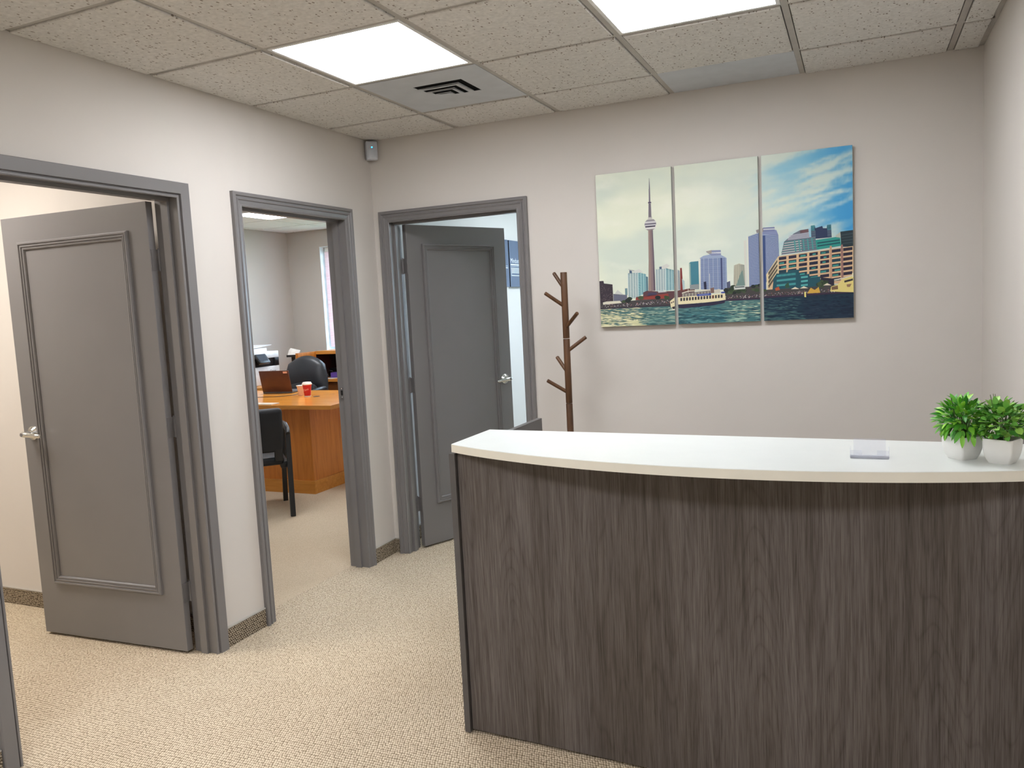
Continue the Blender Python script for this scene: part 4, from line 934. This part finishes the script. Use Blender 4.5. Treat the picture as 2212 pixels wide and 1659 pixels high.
# printer
pr = tag(empty('printer', (-3.42, 2.64, .776)), 'white and black office printer on the side cabinet', 'printer')
bx('paper_cabinet', 'printer_white', -.20, .20, -.24, .24, 0, .195, pr, .006, local=True); bx('output_bay', 'printer_black', -.19, .185, -.23, .225, .195, .285, pr, local=True)
bx('bay_post', 'printer_black', .12, .2, .17, .238, .195, .285, pr, .003, local=True)
bx('scanner', 'printer_white', -.20, .20, -.24, .24, .285, .355, pr, .006, local=True)
bm = BM(); prism(bm, [(-.19, -.23), (.16, -.23), (.16, .10), (-.19, .10)], .355, .395); sub(mesh_obj('document_feeder', bm, 'printer_white'), pr)
bm = BM(); box(bm, -.15, .13, -.20, .20, 0, .006, M=Matrix.Translation((0, .02, .405)) @ Matrix.Rotation(math.radians(4), 4, 'X')); sub(mesh_obj('feeder_tray', bm, 'printer_white'), pr)
Mp = Matrix.Translation((.225, -.06, .285)) @ Matrix.Rotation(math.radians(-38), 4, 'Y')
bm = BM(); box(bm, -.02, .012, -.085, .085, -.06, .06, .006, M=Mp); cp = sub(mesh_obj('control_panel', bm, 'printer_black', smooth=True), pr)
bm = BM(); box(bm, .0122, .0128, -.065, .065, -.035, .05, M=Mp); o = mesh_obj('touch_screen', bm, 'screen_glow'); o.parent = cp
text_mesh('lettering', 'Canon', .036, 'ink_dark', Matrix(((0, 0, 1, -3.42+.2012), (1, 0, 0, 2.64+.08), (0, 1, 0, .776+.13), (0, 0, 0, 1))), pr)
# paper sorter on the wing
ps = tag(empty('paper_sorter', (-3.17, 3.06, .776), math.radians(25)), 'white brochures in a black stand beside the printer', 'paper tray')
bm = BM(); box(bm, -.05, .05, -.04, .04, 0, .008); box(bm, -.02, .02, .0, .02, .008, .27); sub(mesh_obj('stand', bm, 'black_plastic'), ps)
bm = BM(); box(bm, -.062, .062, -.045, .045, .27, .276); box(bm, -.062, .062, .039, .045, .276, .32); box(bm, -.062, .062, -.045, -.039, .276, .294); sub(mesh_obj('tray', bm, 'black_plastic'), ps)
for k in range(4):
    bm = BM(); box(bm, -.056, .056, -.003, .003, 0, .082-k*.007, M=Matrix.Translation((0, .02-k*.016, .2765)) @ Matrix.Rotation(math.radians(16), 4, 'Y') @ Matrix.Rotation(math.radians(-14), 4, 'X')); sub(mesh_obj('brochure', bm, 'paper'), ps)
# things on the credenza
tb = tag(empty('tissue_box', (-2.80, 3.38, .776), math.radians(8)), 'purple tissue box with a white tissue on the credenza', 'tissue box')
bx('carton', 'purple_card', -.075, .10, -.055, .055, 0, .062, tb, .002, local=True); bx('blue_label', 'blue_card', .02, .10, -.0565, -.055, .03, .06, tb, local=True)
bm = BM(); pillow(bm, .045, .035, .02, 10, 8, M=Matrix.Translation((.03, 0, .085))); sub(mesh_obj('tissue', bm, 'paper', smooth=True), tb)
hp = tag(empty('cable_coil', (-2.925, 3.39, .776)), 'coil of black cable leaning beside the purple tissue box', 'cable')
bm = BM(); path_tube(bm, [(.038*math.cos(t*2*PI/20), .004*math.sin(t*.9), .044+.038*math.sin(t*2*PI/20)) for t in range(21)], .005, 8); o = sub(mesh_obj('loop', bm, 'black_plastic', smooth=True), hp)
mo = tag(empty('desk_tray', (-2.90, 3.53, .776)), 'low black box standing behind the tissue box on the credenza', 'box')
bx('tray_body', 'black_plastic', -.10, .20, -.05, .05, 0, .092, mo, .004, local=True); bx('tray_lid', 'printer_black', -.102, .202, -.052, .052, .092, .100, mo, .002, local=True)
tag(bx('paper_sheet', 'paper', -2.98, -2.78, 3.22, 3.32, .7755, .780), 'white paper lying on the front of the credenza', 'paper')
# greenery outside the office window
bm = BM(); bmesh.ops.create_icosphere(bm, subdivisions=4, radius=1.4)
for v in bm.verts:
    v.co = Vector((v.co.x*2.2, v.co.y*.7, v.co.z))*(1+.3*noise.noise(v.co*2.3)); v.co += Vector((-5.2, 8.4, .1))
tag(mesh_obj('hedge', bm, 'foliage_far', smooth=True), 'pale green hedge outside the office window', 'hedge')
tag(bx('ground', 'foliage_far', -12, 8, 3.9, 16, -.7, -.6), 'ground outside the office window', kind='structure')
